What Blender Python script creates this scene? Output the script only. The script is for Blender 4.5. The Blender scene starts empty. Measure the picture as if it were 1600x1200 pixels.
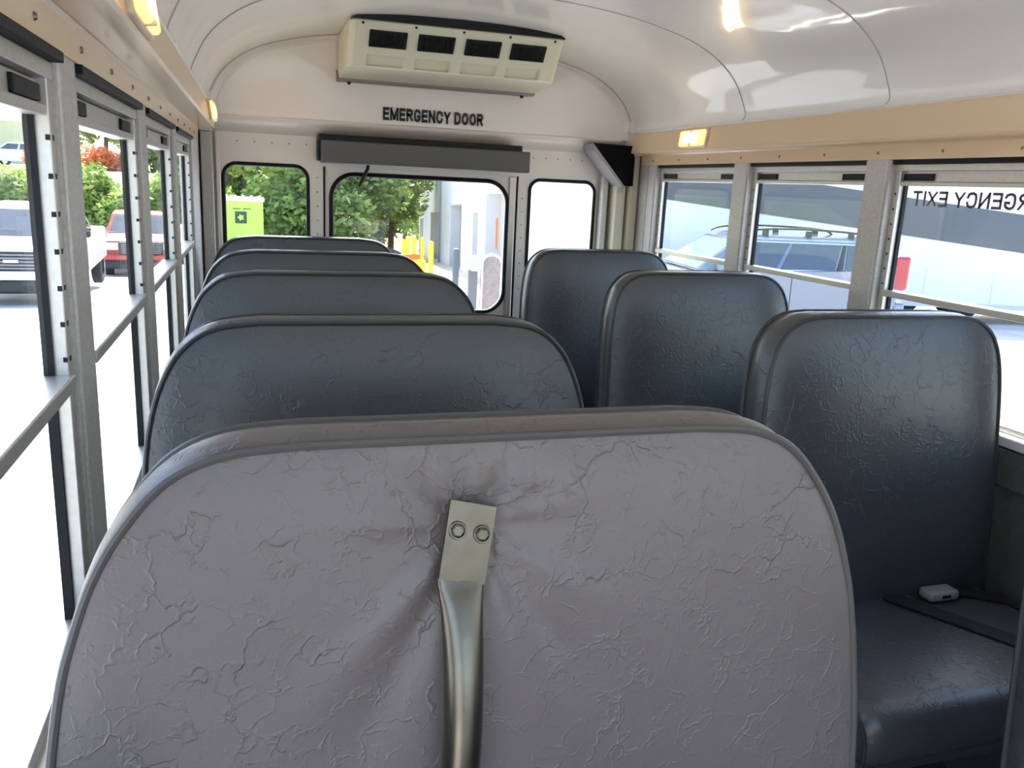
import bpy, bmesh, math, random
from mathutils import Vector, Matrix
random.seed(7)
sc = bpy.context.scene
C = sc.collection
EYE = 1.34            # camera height above the bus floor; helper heights "e" below are relative to it

# ------------------------------------------------------------------ camera
def cam_axes(vp=(395.0, 273.0), roll=0.047, f=1300.0):
    p = Vector((vp[0]-800, vp[1]-600, f)); y = p.normalized()
    a = Vector((1, roll, 0)); t = -p.dot(p)/a.dot(p); x = p+a*t
    if t < 0: x = -x
    x.normalize(); z = x.cross(y)
    if z.y > 0: z = -z
    return x, y, z
AX, AY, AZ = cam_axes()
cd = bpy.data.cameras.new('camera'); cam = bpy.data.objects.new('camera', cd); C.objects.link(cam)
cd.sensor_width = 36.0; cd.lens = 1300.0/1600.0*36.0; cd.clip_start = 0.02; cd.clip_end = 500
mw = Matrix.Identity(4)
for r, ax in enumerate((AX, AY, AZ)):
    mw[r][0] = ax.x; mw[r][1] = -ax.y; mw[r][2] = -ax.z
mw[2][3] = EYE
cam.matrix_world = mw
sc.camera = cam
def ray(u, v):
    d = Vector((u-800, v-600, 1300.0)); return Vector((AX.dot(d), AY.dot(d), AZ.dot(d)))/1300.0
def at_depth(u, v, D):              # world point seen at pixel (u, v), D metres along the optical axis (used to survey outdoor things)
    p = ray(u, v)*D; return Vector((p.x, p.y, p.z+EYE))

# ------------------------------------------------------------------ world, sun, exposure
w = bpy.data.worlds.new('sky'); sc.world = w; w.use_nodes = True
nt = w.node_tree; nt.nodes.clear()
sky = nt.nodes.new('ShaderNodeTexSky'); sky.sky_type = 'NISHITA'; sky.sun_disc = False
sky.sun_elevation = math.radians(52); sky.sun_rotation = math.radians(8); sky.air_density = 1.0; sky.dust_density = 2.5
bg = nt.nodes.new('ShaderNodeBackground'); bg.inputs[1].default_value = 0.30
out = nt.nodes.new('ShaderNodeOutputWorld')
nt.links.new(sky.outputs[0], bg.inputs[0]); nt.links.new(bg.outputs[0], out.inputs[0])
sd = bpy.data.lights.new('sun', 'SUN'); sd.energy = 5.5; sd.angle = math.radians(0.6); sd.color = (1.0, 0.95, 0.88)
sun = bpy.data.objects.new('sun', sd); C.objects.link(sun)
sun.rotation_euler = (-Vector((0.14, 0.60, 0.79))).to_track_quat('-Z', 'Y').to_euler()
sc.view_settings.view_transform = 'Standard'; sc.view_settings.look = 'None'
sc.view_settings.gamma = 1.0; sc.view_settings.use_curve_mapping = False
sc.view_settings.exposure = 1.56
sc.cycles.max_bounces = 8; sc.cycles.diffuse_bounces = 5; sc.cycles.glossy_bounces = 3; sc.cycles.transparent_max_bounces = 16
sc.cycles.caustics_reflective = False; sc.cycles.caustics_refractive = False
sc.cycles.use_adaptive_sampling = True; sc.cycles.adaptive_threshold = 0.03
sc.cycles.use_denoising = True; sc.cycles.sample_clamp_indirect = 6.0

# ------------------------------------------------------------------ materials
MATS = {}
def mat(name, col, rough=0.5, metal=0.0, coat=0.0, coat_rough=0.1, emit=None, noise=None, bump=None, spec=0.5):
    """noise=(scale, amount): colour mottling;  bump=(scale, strength, distance)"""
    m = bpy.data.materials.new(name); m.use_nodes = True; MATS[name] = m
    n = m.node_tree; b = n.nodes['Principled BSDF']
    b.inputs['Base Color'].default_value = (*col, 1); b.inputs['Roughness'].default_value = rough
    b.inputs['Metallic'].default_value = metal; b.inputs['Coat Weight'].default_value = coat
    b.inputs['Coat Roughness'].default_value = coat_rough; b.inputs['Specular IOR Level'].default_value = spec
    if emit:
        b.inputs['Emission Color'].default_value = (*emit[0], 1); b.inputs['Emission Strength'].default_value = emit[1]
    tc = n.nodes.new('ShaderNodeTexCoord')
    if noise:
        t = n.nodes.new('ShaderNodeTexNoise'); t.inputs['Scale'].default_value = noise[0]; t.inputs['Detail'].default_value = 5
        n.links.new(tc.outputs['Object'], t.inputs['Vector'])
        r = n.nodes.new('ShaderNodeValToRGB'); a = noise[1]
        r.color_ramp.elements[0].position = 0.3; r.color_ramp.elements[1].position = 0.7
        r.color_ramp.elements[0].color = (*[c*(1-a) for c in col], 1); r.color_ramp.elements[1].color = (*[min(1, c*(1+a)) for c in col], 1)
        n.links.new(t.outputs[0], r.inputs[0]); n.links.new(r.outputs[0], b.inputs['Base Color'])
    if bump:
        t = n.nodes.new('ShaderNodeTexNoise'); t.inputs['Scale'].default_value = bump[0]; t.inputs['Detail'].default_value = 3
        n.links.new(tc.outputs['Object'], t.inputs['Vector'])
        u = n.nodes.new('ShaderNodeBump'); u.inputs['Strength'].default_value = bump[1]; u.inputs['Distance'].default_value = bump[2]
        n.links.new(t.outputs[0], u.inputs['Height']); n.links.new(u.outputs[0], b.inputs['Normal'])
        if coat: n.links.new(u.outputs[0], b.inputs['Coat Normal'])
    return m

def vinyl(name, col, rough, crease):
    m = mat(name, col, rough, noise=(3.0, 0.08), spec=0.75)
    n = m.node_tree; b = n.nodes['Principled BSDF']; L = n.links
    tc = n.nodes.new('ShaderNodeTexCoord')
    def N(kind, **kw):
        x = n.nodes.new(kind)
        for k, v in kw.items(): x.inputs[k].default_value = v
        return x
    def M(op, a, bb=None):
        x = n.nodes.new('ShaderNodeMath'); x.operation = op
        for i, q in enumerate((a, bb)):
            if q is None: continue
            if isinstance(q, (int, float)): x.inputs[i].default_value = q
            else: L.new(q, x.inputs[i])
        return x.outputs[0]
    def ridge(scale, width, seed, lo):     # long branching creases: warped cell borders, broken up by a noise mask
        mp = n.nodes.new('ShaderNodeMapping'); mp.inputs['Location'].default_value = (seed, seed*1.7, seed*0.4)
        L.new(tc.outputs['Object'], mp.inputs[0])
        wn = N('ShaderNodeTexNoise', Scale=scale*1.5, Detail=3.0, Roughness=0.6); L.new(mp.outputs[0], wn.inputs['Vector'])
        mixv = n.nodes.new('ShaderNodeVectorMath'); mixv.operation = 'MULTIPLY_ADD'; mixv.inputs[1].default_value = (0.9/scale,)*3
        L.new(wn.outputs['Color'], mixv.inputs[0]); L.new(mp.outputs[0], mixv.inputs[2])
        v = n.nodes.new('ShaderNodeTexVoronoi'); v.feature = 'DISTANCE_TO_EDGE'; v.inputs['Scale'].default_value = scale; L.new(mixv.outputs[0], v.inputs['Vector'])
        k = N('ShaderNodeTexNoise', Scale=scale*1.1, Detail=2.0); L.new(mp.outputs[0], k.inputs['Vector'])
        r = M('SUBTRACT', 1.0, M('MINIMUM', M('DIVIDE', v.outputs['Distance'], width), 1.0))
        mask = M('MULTIPLY', M('MAXIMUM', M('SUBTRACT', k.outputs[0], lo), 0.0), 6.0)
        return M('MULTIPLY', r, M('MINIMUM', mask, 1.0))
    h = M('ADD', M('MULTIPLY', ridge(16.0, 0.036, 3.1, 0.45), 1.0), M('MULTIPLY', ridge(34.0, 0.075, 8.4, 0.45), 0.7))
    h = M('ADD', h, M('MULTIPLY', ridge(40.0, 0.10, 14.2, 0.54), 0.5))
    g = N('ShaderNodeTexNoise', Scale=700.0, Detail=2.0); L.new(tc.outputs['Object'], g.inputs['Vector'])
    h = M('ADD', M('MULTIPLY', h, crease), M('MULTIPLY', g.outputs[0], 0.16))
    u = n.nodes.new('ShaderNodeBump'); u.inputs['Strength'].default_value = 0.75; u.inputs['Distance'].default_value = 0.0018
    L.new(h, u.inputs['Height']); L.new(u.outputs[0], b.inputs['Normal'])
    return m

vinyl('vinyl', (0.058, 0.061, 0.066), 0.33, 0.4)
vinyl('vinyl_barrier', (0.138, 0.113, 0.105), 0.42, 0.6)
mat('piping', (0.035, 0.036, 0.038), 0.42)
mat('white_panel', (0.86, 0.835, 0.80), 0.35, coat=0.6, coat_rough=0.06, bump=(2.2, 0.35, 0.02))
mat('rear_panel', (0.86, 0.81, 0.765), 0.40, coat=0.5, coat_rough=0.12)
mat('seam', (0.46, 0.435, 0.42), 0.6)
mat('tan', (0.74, 0.56, 0.36), 0.36, coat=0.45, coat_rough=0.12)
mat('galvanized', (0.55, 0.535, 0.52), 0.48, metal=0.25, noise=(160, 0.13), bump=(260, 0.25, 0.001))
mat('aluminium', (0.62, 0.60, 0.565), 0.40, metal=0.7, noise=(90, 0.05))
mat('sill_lit', (0.80, 0.79, 0.77), 0.5)  # near-white stands for daylight on the aluminium ledge, put into its colour
mat('piping_barrier', (0.085, 0.078, 0.075), 0.42)
mat('black_rubber', (0.009, 0.010, 0.012), 0.55, spec=0.25)
mat('black_plastic', (0.010, 0.010, 0.011), 0.5, spec=0.25)
mat('notch', (0.01, 0.008, 0.008), 0.7)
mat('steel', (0.165, 0.148, 0.118), 0.32, metal=1.0, noise=(40, 0.10), bump=(18, 0.12, 0.002))
mat('screw', (0.34, 0.32, 0.28), 0.35, metal=0.9)
mat('cream', (0.70, 0.685, 0.53), 0.42)
mat('cream_recess', (0.62, 0.61, 0.47), 0.5)
mat('grey_plate', (0.26, 0.245, 0.23), 0.6)
mat('header_grey', (0.105, 0.103, 0.106), 0.65, bump=(400, 0.2, 0.001))
mat('wedge_black', (0.007, 0.0062, 0.008), 0.9, spec=0.1)
mat('wedge_grey', (0.30, 0.30, 0.31), 0.6)
mat('column_cream', (0.70, 0.67, 0.54), 0.45)
mat('black_letter', (0.012, 0.012, 0.014), 0.5)
mat('faded_letter', (0.16, 0.10, 0.13), 0.6)
mat('floor_rubber', (0.030, 0.030, 0.032), 0.6)
mat('wall_metal', (0.13, 0.13, 0.125), 0.5, metal=0.2, noise=(140, 0.1))
mat('belt', (0.008, 0.008, 0.010), 0.7)
mat('buckle', (0.26, 0.26, 0.245), 0.4)
mat('seat_metal', (0.10, 0.10, 0.11), 0.45, metal=0.6)
mat('lens', (1.0, 0.66, 0.36), 0.3, emit=((1.0, 0.50, 0.16), 0.55))
mat('lens_core', (1.0, 0.85, 0.6), 0.3, emit=((1.0, 0.72, 0.36), 9.0))
mat('bezel', (0.72, 0.58, 0.42), 0.35)
mat('bus_yellow', (0.75, 0.36, 0.02), 0.35)
# outdoors
mat('asphalt', (0.40, 0.392, 0.38), 0.85, noise=(1.2, 0.16), bump=(30, 0.3, 0.01))
mat('car_white', (0.82, 0.83, 0.84), 0.25, coat=0.8)
mat('car_red', (0.42, 0.035, 0.03), 0.25, coat=0.8)
mat('car_blue', (0.10, 0.24, 0.42), 0.25, coat=0.8)
mat('car_silver', (0.17, 0.20, 0.26), 0.22, metal=0.5, coat=0.9, coat_rough=0.04)
mat('car_grey', (0.20, 0.21, 0.23), 0.25, metal=0.4, coat=0.8)
mat('car_glass', (0.035, 0.042, 0.055), 0.06, coat=1.0, coat_rough=0.02, spec=0.9)
mat('car_windscreen', (0.22, 0.36, 0.38), 0.08, coat=1.0, coat_rough=0.02)
mat('car_trim', (0.02, 0.021, 0.024), 0.5)
mat('chrome', (0.78, 0.78, 0.80), 0.15, metal=1.0)
mat('lamp_red', (0.40, 0.015, 0.03), 0.2, coat=0.8)
mat('lamp_clear', (0.75, 0.78, 0.80), 0.1, coat=0.8)
mat('tyre', (0.02, 0.02, 0.021), 0.8)
mat('coach_white', (0.74, 0.75, 0.76), 0.3, coat=0.6)
mat('coach_band', (0.072, 0.082, 0.100), 0.35, coat=0.5, noise=(0.7, 0.10))
mat('building_white', (0.84, 0.84, 0.83), 0.7, noise=(0.6, 0.03))
mat('building_tan', (0.62, 0.56, 0.46), 0.8)
mat('building_dark', (0.13, 0.14, 0.16), 0.7)
mat('jamb_grey', (0.60, 0.61, 0.63), 0.7)
mat('door_beige', (0.50, 0.46, 0.40), 0.7)
mat('pipe_grey', (0.30, 0.31, 0.33), 0.5)
mat('yellow', (0.85, 0.60, 0.03), 0.45)
mat('orange', (0.85, 0.18, 0.02), 0.5)
mat('green_box', (0.44, 0.78, 0.10), 0.5, noise=(1.5, 0.05))
mat('sign_dark', (0.03, 0.06, 0.04), 0.5)
mat('bark', (0.12, 0.085, 0.06), 0.9, noise=(8, 0.3))
mat('soil_grass', (0.36, 0.42, 0.17), 0.9, noise=(2.0, 0.3))
mat('mulch', (0.22, 0.13, 0.10), 0.95, noise=(6, 0.3))
mat('mesh_metal', (0.34, 0.42, 0.52), 0.4, metal=0.5)
mat('pad_grey', (0.24, 0.21, 0.20), 0.6, noise=(30, 0.15))
def leafmat(name, a, b_):
    m = bpy.data.materials.new(name); m.use_nodes = True; MATS[name] = m
    n = m.node_tree; b = n.nodes['Principled BSDF']; b.inputs['Roughness'].default_value = 0.5
    tc = n.nodes.new('ShaderNodeTexCoord'); t = n.nodes.new('ShaderNodeTexNoise'); t.inputs['Scale'].default_value = 1.6; t.inputs['Detail'].default_value = 6
    n.links.new(tc.outputs['Object'], t.inputs['Vector'])
    r = n.nodes.new('ShaderNodeValToRGB'); r.color_ramp.elements[0].position = 0.35; r.color_ramp.elements[1].position = 0.68
    r.color_ramp.elements[0].color = (*a, 1); r.color_ramp.elements[1].color = (*b_, 1)
    n.links.new(t.outputs[0], r.inputs[0]); n.links.new(r.outputs[0], b.inputs['Base Color'])
    tr = n.nodes.new('ShaderNodeBsdfTranslucent'); mx = n.nodes.new('ShaderNodeMixShader'); mx.inputs[0].default_value = 0.35
    n.links.new(r.outputs[0], tr.inputs[0]); n.links.new(b.outputs[0], mx.inputs[1]); n.links.new(tr.outputs[0], mx.inputs[2])
    n.links.new(mx.outputs[0], n.nodes['Material Output'].inputs[0])
leafmat('leaf_mid', (0.10, 0.18, 0.04), (0.46, 0.58, 0.16))
leafmat('leaf_dark', (0.03, 0.07, 0.02), (0.17, 0.27, 0.07))
leafmat('leaf_light', (0.20, 0.32, 0.06), (0.58, 0.70, 0.22))
leafmat('leaf_orange', (0.55, 0.14, 0.05), (0.80, 0.30, 0.12))
def glass(name, tint, refl):
    m = bpy.data.materials.new(name); m.use_nodes = True; MATS[name] = m
    n = m.node_tree; n.nodes.remove(n.nodes['Principled BSDF'])
    t = n.nodes.new('ShaderNodeBsdfTransparent'); t.inputs[0].default_value = (*tint, 1)
    g = n.nodes.new('ShaderNodeBsdfGlossy'); g.inputs['Roughness'].default_value = 0.02
    lw = n.nodes.new('ShaderNodeLayerWeight'); lw.inputs[0].default_value = 0.5      # Schlick reflectance of a thin pane
    pw = n.nodes.new('ShaderNodeMath'); pw.operation = 'POWER'; pw.inputs[1].default_value = 5.0
    f = n.nodes.new('ShaderNodeMath'); f.operation = 'MULTIPLY_ADD'; f.inputs[1].default_value = 0.22; f.inputs[2].default_value = refl
    n.links.new(lw.outputs['Facing'], pw.inputs[0]); n.links.new(pw.outputs[0], f.inputs[0])
    mx = n.nodes.new('ShaderNodeMixShader')
    n.links.new(f.outputs[0], mx.inputs[0]); n.links.new(t.outputs[0], mx.inputs[1]); n.links.new(g.outputs[0], mx.inputs[2])
    n.links.new(mx.outputs[0], n.nodes['Material Output'].inputs[0])
glass('pane', (0.955, 0.975, 0.97), 0.022)

# ------------------------------------------------------------------ mesh helpers
def obj(name, verts, faces, m, parent=None, smooth=False, fix=True):
    me = bpy.data.meshes.new(name)
    if fix:
        bm = bmesh.new()
        vs = [bm.verts.new(v) for v in verts]
        for f in faces:
            try: bm.faces.new([vs[i] for i in f])
            except ValueError: pass
        bmesh.ops.recalc_face_normals(bm, faces=bm.faces); bm.to_mesh(me); bm.free()
    else:
        me.from_pydata(verts, [], faces)
    me.materials.append(MATS[m])
    if smooth:
        me.polygons.foreach_set('use_smooth', [True]*len(me.polygons)); me.set_sharp_from_angle(angle=math.radians(42))
    o = bpy.data.objects.new(name, me); C.objects.link(o)
    if parent: o.parent = parent
    return o
def from_bm(name, bm, m, parent=None, smooth=False):
    bmesh.ops.recalc_face_normals(bm, faces=bm.faces)
    me = bpy.data.meshes.new(name); bm.to_mesh(me); bm.free(); me.materials.append(MATS[m])
    if smooth:
        me.polygons.foreach_set('use_smooth', [True]*len(me.polygons)); me.set_sharp_from_angle(angle=math.radians(42))
    o = bpy.data.objects.new(name, me); C.objects.link(o)
    if parent: o.parent = parent
    return o
def bm_box(bm, x0, x1, y0, y1, z0, z1, bev=0, seg=2):
    r = bmesh.ops.create_cube(bm, size=1)['verts']
    bmesh.ops.scale(bm, vec=(abs(x1-x0), abs(y1-y0), abs(z1-z0)), verts=r)
    bmesh.ops.translate(bm, vec=((x0+x1)/2, (y0+y1)/2, (z0+z1)/2), verts=r)
    if bev:
        e = list({e for v in r for e in v.link_edges})
        bmesh.ops.bevel(bm, geom=e, offset=bev, segments=seg, affect='EDGES', profile=0.5)
def box(name, x0, x1, y0, y1, z0, z1, m, parent=None, bev=0, seg=2, smooth=False):
    bm = bmesh.new(); bm_box(bm, x0, x1, y0, y1, z0, z1, bev, seg)
    return from_bm(name, bm, m, parent, smooth)
def tube(name, pts, r, m, parent=None, n=10, closed=False, flat=None):
    """sweep; r number or list; flat = list of (rx, ry) with ry along the second frame axis"""
    pts = [Vector(p) for p in pts]; vs = []; fs = []; k = len(pts); prev = None
    for i, p in enumerate(pts):
        if closed: t = (pts[(i+1) % k]-pts[i-1]).normalized()
        else: t = (pts[min(i+1, k-1)]-pts[max(i-1, 0)]).normalized()
        a = prev if prev is not None else (Vector((1, 0, 0)) if abs(t.x) < 0.9 else Vector((0, 1, 0)))
        a = (a-t*a.dot(t)).normalized(); prev = a; b = t.cross(a)
        ra, rb = (flat[i] if flat else ((r[i], r[i]) if isinstance(r, (list, tuple)) else (r, r)))
        for j in range(n):
            q = 2*math.pi*j/n; vs.append(p+a*(ra*math.cos(q))+b*(rb*math.sin(q)))
    for i in range(k if closed else k-1):
        for j in range(n):
            i2 = (i+1) % k; fs.append((i*n+j, i*n+(j+1) % n, i2*n+(j+1) % n, i2*n+j))
    if not closed: fs.append(tuple(range(n))[::-1]); fs.append(tuple(range((k-1)*n, k*n)))
    return obj(name, vs, fs, m, parent, True)
def prism(name, poly, y0, y1, m, parent=None, axis='y', smooth=False):
    """extrude a 2-D polygon. axis y: (x,z);  axis x: (y,z);  axis z: (x,y)"""
    def P(a, b, c): return {'y': (a, c, b), 'x': (c, a, b), 'z': (a, b, c)}[axis]
    n = len(poly); vs = [P(a, b, y0) for a, b in poly]+[P(a, b, y1) for a, b in poly]
    fs = [tuple(range(n)), tuple(range(n, 2*n))[::-1]]+[(i, (i+1) % n, n+(i+1) % n, n+i) for i in range(n)]
    return obj(name, vs, fs, m, parent, smooth)
def rrect(x0, x1, z0, z1, r, n=6):
    pts = []
    for cx, cz, a0 in ((x1-r, z1-r, 0), (x0+r, z1-r, 90), (x0+r, z0+r, 180), (x1-r, z0+r, 270)):
        for k in range(n+1):
            a = math.radians(a0+90*k/n); pts.append((cx+r*math.cos(a), cz+r*math.sin(a)))
    return pts
def empty(name, loc=(0, 0, 0), rz=0):
    o = bpy.data.objects.new(name, None); C.objects.link(o); o.location = loc; o.rotation_euler[2] = rz; o.empty_display_size = 0.1
    return o
def tag(o, label=None, cat=None, group=None, kind=None):
    if label: o['label'] = label
    if cat: o['category'] = cat
    if group: o['group'] = group
    if kind: o['kind'] = kind
    return o
def S(o, label=None): return tag(o, label, kind='structure')
def copy_tree(o, parent=None):
    c = o.copy(); C.objects.link(c)
    if parent: c.parent = parent
    for ch in o.children: copy_tree(ch, c)
    return c
def e(z): return z+EYE
def spline(p, n):
    out_ = []
    for i in range(len(p)-1):
        p0 = Vector(p[max(i-1, 0)]); p1 = Vector(p[i]); p2 = Vector(p[i+1]); p3 = Vector(p[min(i+2, len(p)-1)])
        for k in range(n):
            t = k/n
            out_.append(0.5*((2*p1)+(p2-p0)*t+(2*p0-5*p1+4*p2-p3)*t*t+(3*p1-p0-3*p2+p3)*t**3))
    out_.append(Vector(p[-1])); return out_

# ================================================================== THE BUS SHELL
XL, XR, XC = -0.205, 1.714, 0.7545          # faces of the window posts, centre line
YF, YB = -1.05, 3.78                        # front and rear of the passenger space
ZT, ZS = 0.123, -0.53                       # top and sill of the side windows (eye-relative)

YD0, YD1 = -0.85, 0.33                      # entry doorway in the left wall, beside the camera
floor = S(box('floor', 0.42, XR+0.06, YF, YB+0.04, -0.06, 0.0, 'floor_rubber'))
box('floor_slab', XL-0.06, 0.42, YD1+0.05, YB+0.04, -0.06, 0.0, 'floor_rubber', floor)
box('floor_slab', XL-0.06, 0.42, YF, YD0, -0.06, 0.0, 'floor_rubber', floor)
for k in range(2): box('step', XL-0.06, 0.42-0.24*(k+1)+0.24, YD0, YD1+0.05, -0.5, -0.22*(k+1)+(0.0), 'floor_rubber', floor) if k else box('step', 0.18, 0.42, YD0, YD1+0.05, -0.5, -0.22, 'floor_rubber', floor)

# ceiling: outer roof skin + one pressed panel per bay
prof_h = [(0.905, 0.262), (0.92, 0.285), (0.90, 0.335), (0.87, 0.387), (0.82, 0.437), (0.75, 0.482), (0.65, 0.521), (0.5, 0.556), (0.35, 0.577), (0.2, 0.588), (0.0, 0.592)]
half = [(p.x, p.y) for p in spline([(a, b, 0) for a, b in prof_h], 4)]
arc = [(XC-h, e(z)) for h, z in half]+[(XC+h, e(z)) for h, z in half[::-1][1:]]        # left to right, over the top
def arc_off(d):
    o = []
    for i, (x, z) in enumerate(arc):
        a = arc[max(i-1, 0)]; b = arc[min(i+1, len(arc)-1)]
        t = Vector((b[0]-a[0], b[1]-a[1])).normalized(); o.append((x-t.y*d, z+t.x*d))
    return o
def arc_shell(name, y0, y1, d_in0, d_in1, d_out, m, parent=None):
    A0, A1, B = arc_off(d_in0), arc_off(d_in1), arc_off(d_out); n = len(arc)
    vs = [(x, y0, z) for x, z in A0]+[(x, y1, z) for x, z in A1]+[(x, y0, z) for x, z in B]+[(x, y1, z) for x, z in B]
    fs = []
    for i in range(n-1):
        fs += [(i, i+1, n+i+1, n+i), (2*n+i, 3*n+i, 3*n+i+1, 2*n+i+1), (i, 2*n+i, 2*n+i+1, i+1), (n+i, n+i+1, 3*n+i+1, 3*n+i)]
    fs += [(0, n, 3*n, 2*n), (n-1, 3*n-1, 4*n-1, 2*n-1)]
    return obj(name, vs, fs, m, parent, False)
ceiling = S(arc_shell('ceiling', YF-0.05, YB+0.06, 0.02, 0.02, 0.05, 'bus_yellow'))
seams = [YF, -0.16, 0.56, 1.28, 2.0, 2.72, 3.70]
for i in range(len(seams)-1):
    o = arc_shell('ceiling_panel', seams[i], seams[i+1], -0.003, 0.0, 0.012, 'white_panel', ceiling)
    for p in o.data.polygons: p.use_smooth = True
    o.data.set_sharp_from_angle(angle=math.radians(35))
for y in seams[1:-1]:
    A = arc_off(-0.0012)
    tube('ceiling_seam', [(x, y, z) for x, z in A[1:-1]], 0.0017, 'seam', ceiling, n=6)
    bmr = bmesh.new()
    for j in (4, 8, 12, 17, 23, 29, 35, 41, 47, 53, 59, 64, 68, 72, 76):
        if j < len(A)-1:
            r = bmesh.ops.create_uvsphere(bmr, u_segments=8, v_segments=5, radius=0.0032)['verts']
            bmesh.ops.translate(bmr, vec=(A[j][0], y+0.012, A[j][1]), verts=r)
    from_bm('rivets', bmr, 'white_panel', ceiling, True)['kind'] = 'stuff'

# --- side walls
def side(s, xw, name, posts, corner):
    """s=+1 left wall (inward = +x), -1 right wall. X(d): d metres inward of the post face"""
    X = lambda d: xw+s*d
    ZS = -0.57 if s > 0 else -0.53
    y_a = YD1 if s > 0 else YF
    wall = S(box('wall_'+name, X(-0.034), X(-0.012), y_a, YB+0.02, -0.06, e(ZS)-0.02, 'wall_metal'))
    if s > 0: box('front_panel', X(-0.10), X(-0.012), YF, YD0, -0.06, e(ZT), 'wall_metal', wall)
    box('sill_ledge', X(-0.034), X(0.004), y_a, YB-0.1, e(ZS)-0.025, e(ZS), 'sill_lit', wall, 0.004)
    box('lower_rail', X(-0.012), X(0.004), y_a, YB-0.1, e(ZS)-0.12, e(ZS)-0.028, 'wall_metal', wall, 0.003)
    box('header', X(-0.10), X(-0.002), YF, YB, e(ZT), e(0.36), 'galvanized', wall)
    for (a, b) in posts:
        bm = bmesh.new()
        bm_box(bm, X(-0.034), X(-0.004), a, b, e(ZS)-0.02, e(ZT)+0.01)
        bm_box(bm, X(-0.012), X(0.0), a+0.008, b-0.008, e(ZS)-0.02, e(ZT)+0.01, 0.003)
        from_bm('post', bm, 'galvanized', wall)
    box('corner_panel', X(-0.05), X(-0.002), corner, YB+0.02, e(ZS)-0.3, e(ZT)+0.01, 'galvanized', wall)
    box('corner_filler', X(-0.09), X(0.052), 3.615, YB+0.02, e(0.165), e(0.42), 'rear_panel', wall)
    return wall, X
postsL = [(0.37, 0.48), (1.09, 1.20), (1.81, 1.92), (2.53, 2.64), (3.25, 3.35)]
postsR = [(-0.87, -0.77), (-0.15, -0.05), (0.57, 0.67), (1.29, 1.39), (2.01, 2.11), (2.73, 2.83), (3.47, 3.55)]
wall_left, XLf = side(1, XL, 'left', postsL, 3.35)
wall_right, XRf = side(-1, XR, 'right', postsR, 3.55)

# light housing ("cove") over the windows
def cove(X, name, y1):
    prof = [(0.0, ZT), (0.003, ZT), (0.003, 0.163), (0.006, 0.169), (0.062, 0.171), (0.067, 0.176), (0.066, 0.182), (0.056, 0.252), (0.051, 0.257), (0.046, 0.259), (0.040, 0.277), (0.037, 0.277), (0.0, 0.277)]
    o = S(prism(name, [(X(d), e(z)) for d, z in prof], YF, y1, 'tan'))
    return o
cove_l = cove(XLf, 'trim_1', 3.62); cove_r = cove(XRf, 'trim_2', 3.62)
tag(cove_l, 'tan metal light housing running along the left windows'); tag(cove_r, 'tan metal light housing running along the right windows')
for X, par, ys in ((XLf, cove_l, [0.5+0.24*k for k in range(13)]), (XRf, cove_r, [0.62+0.24*k for k in range(13)])):
    s = 1 if X is XLf else -1
    for y in ys:
        bm = bmesh.new(); bmesh.ops.create_cone(bm, cap_ends=True, segments=10, radius1=0.0048, radius2=0.003, depth=0.003)
        bmesh.ops.rotate(bm, matrix=Matrix.Rotation(s*math.pi/2, 3, 'Y'), verts=bm.verts)
        bmesh.ops.translate(bm, vec=(X(0.0045), y, e(0.142)), verts=bm.verts); from_bm('screw', bm, 'screw', par)

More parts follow.
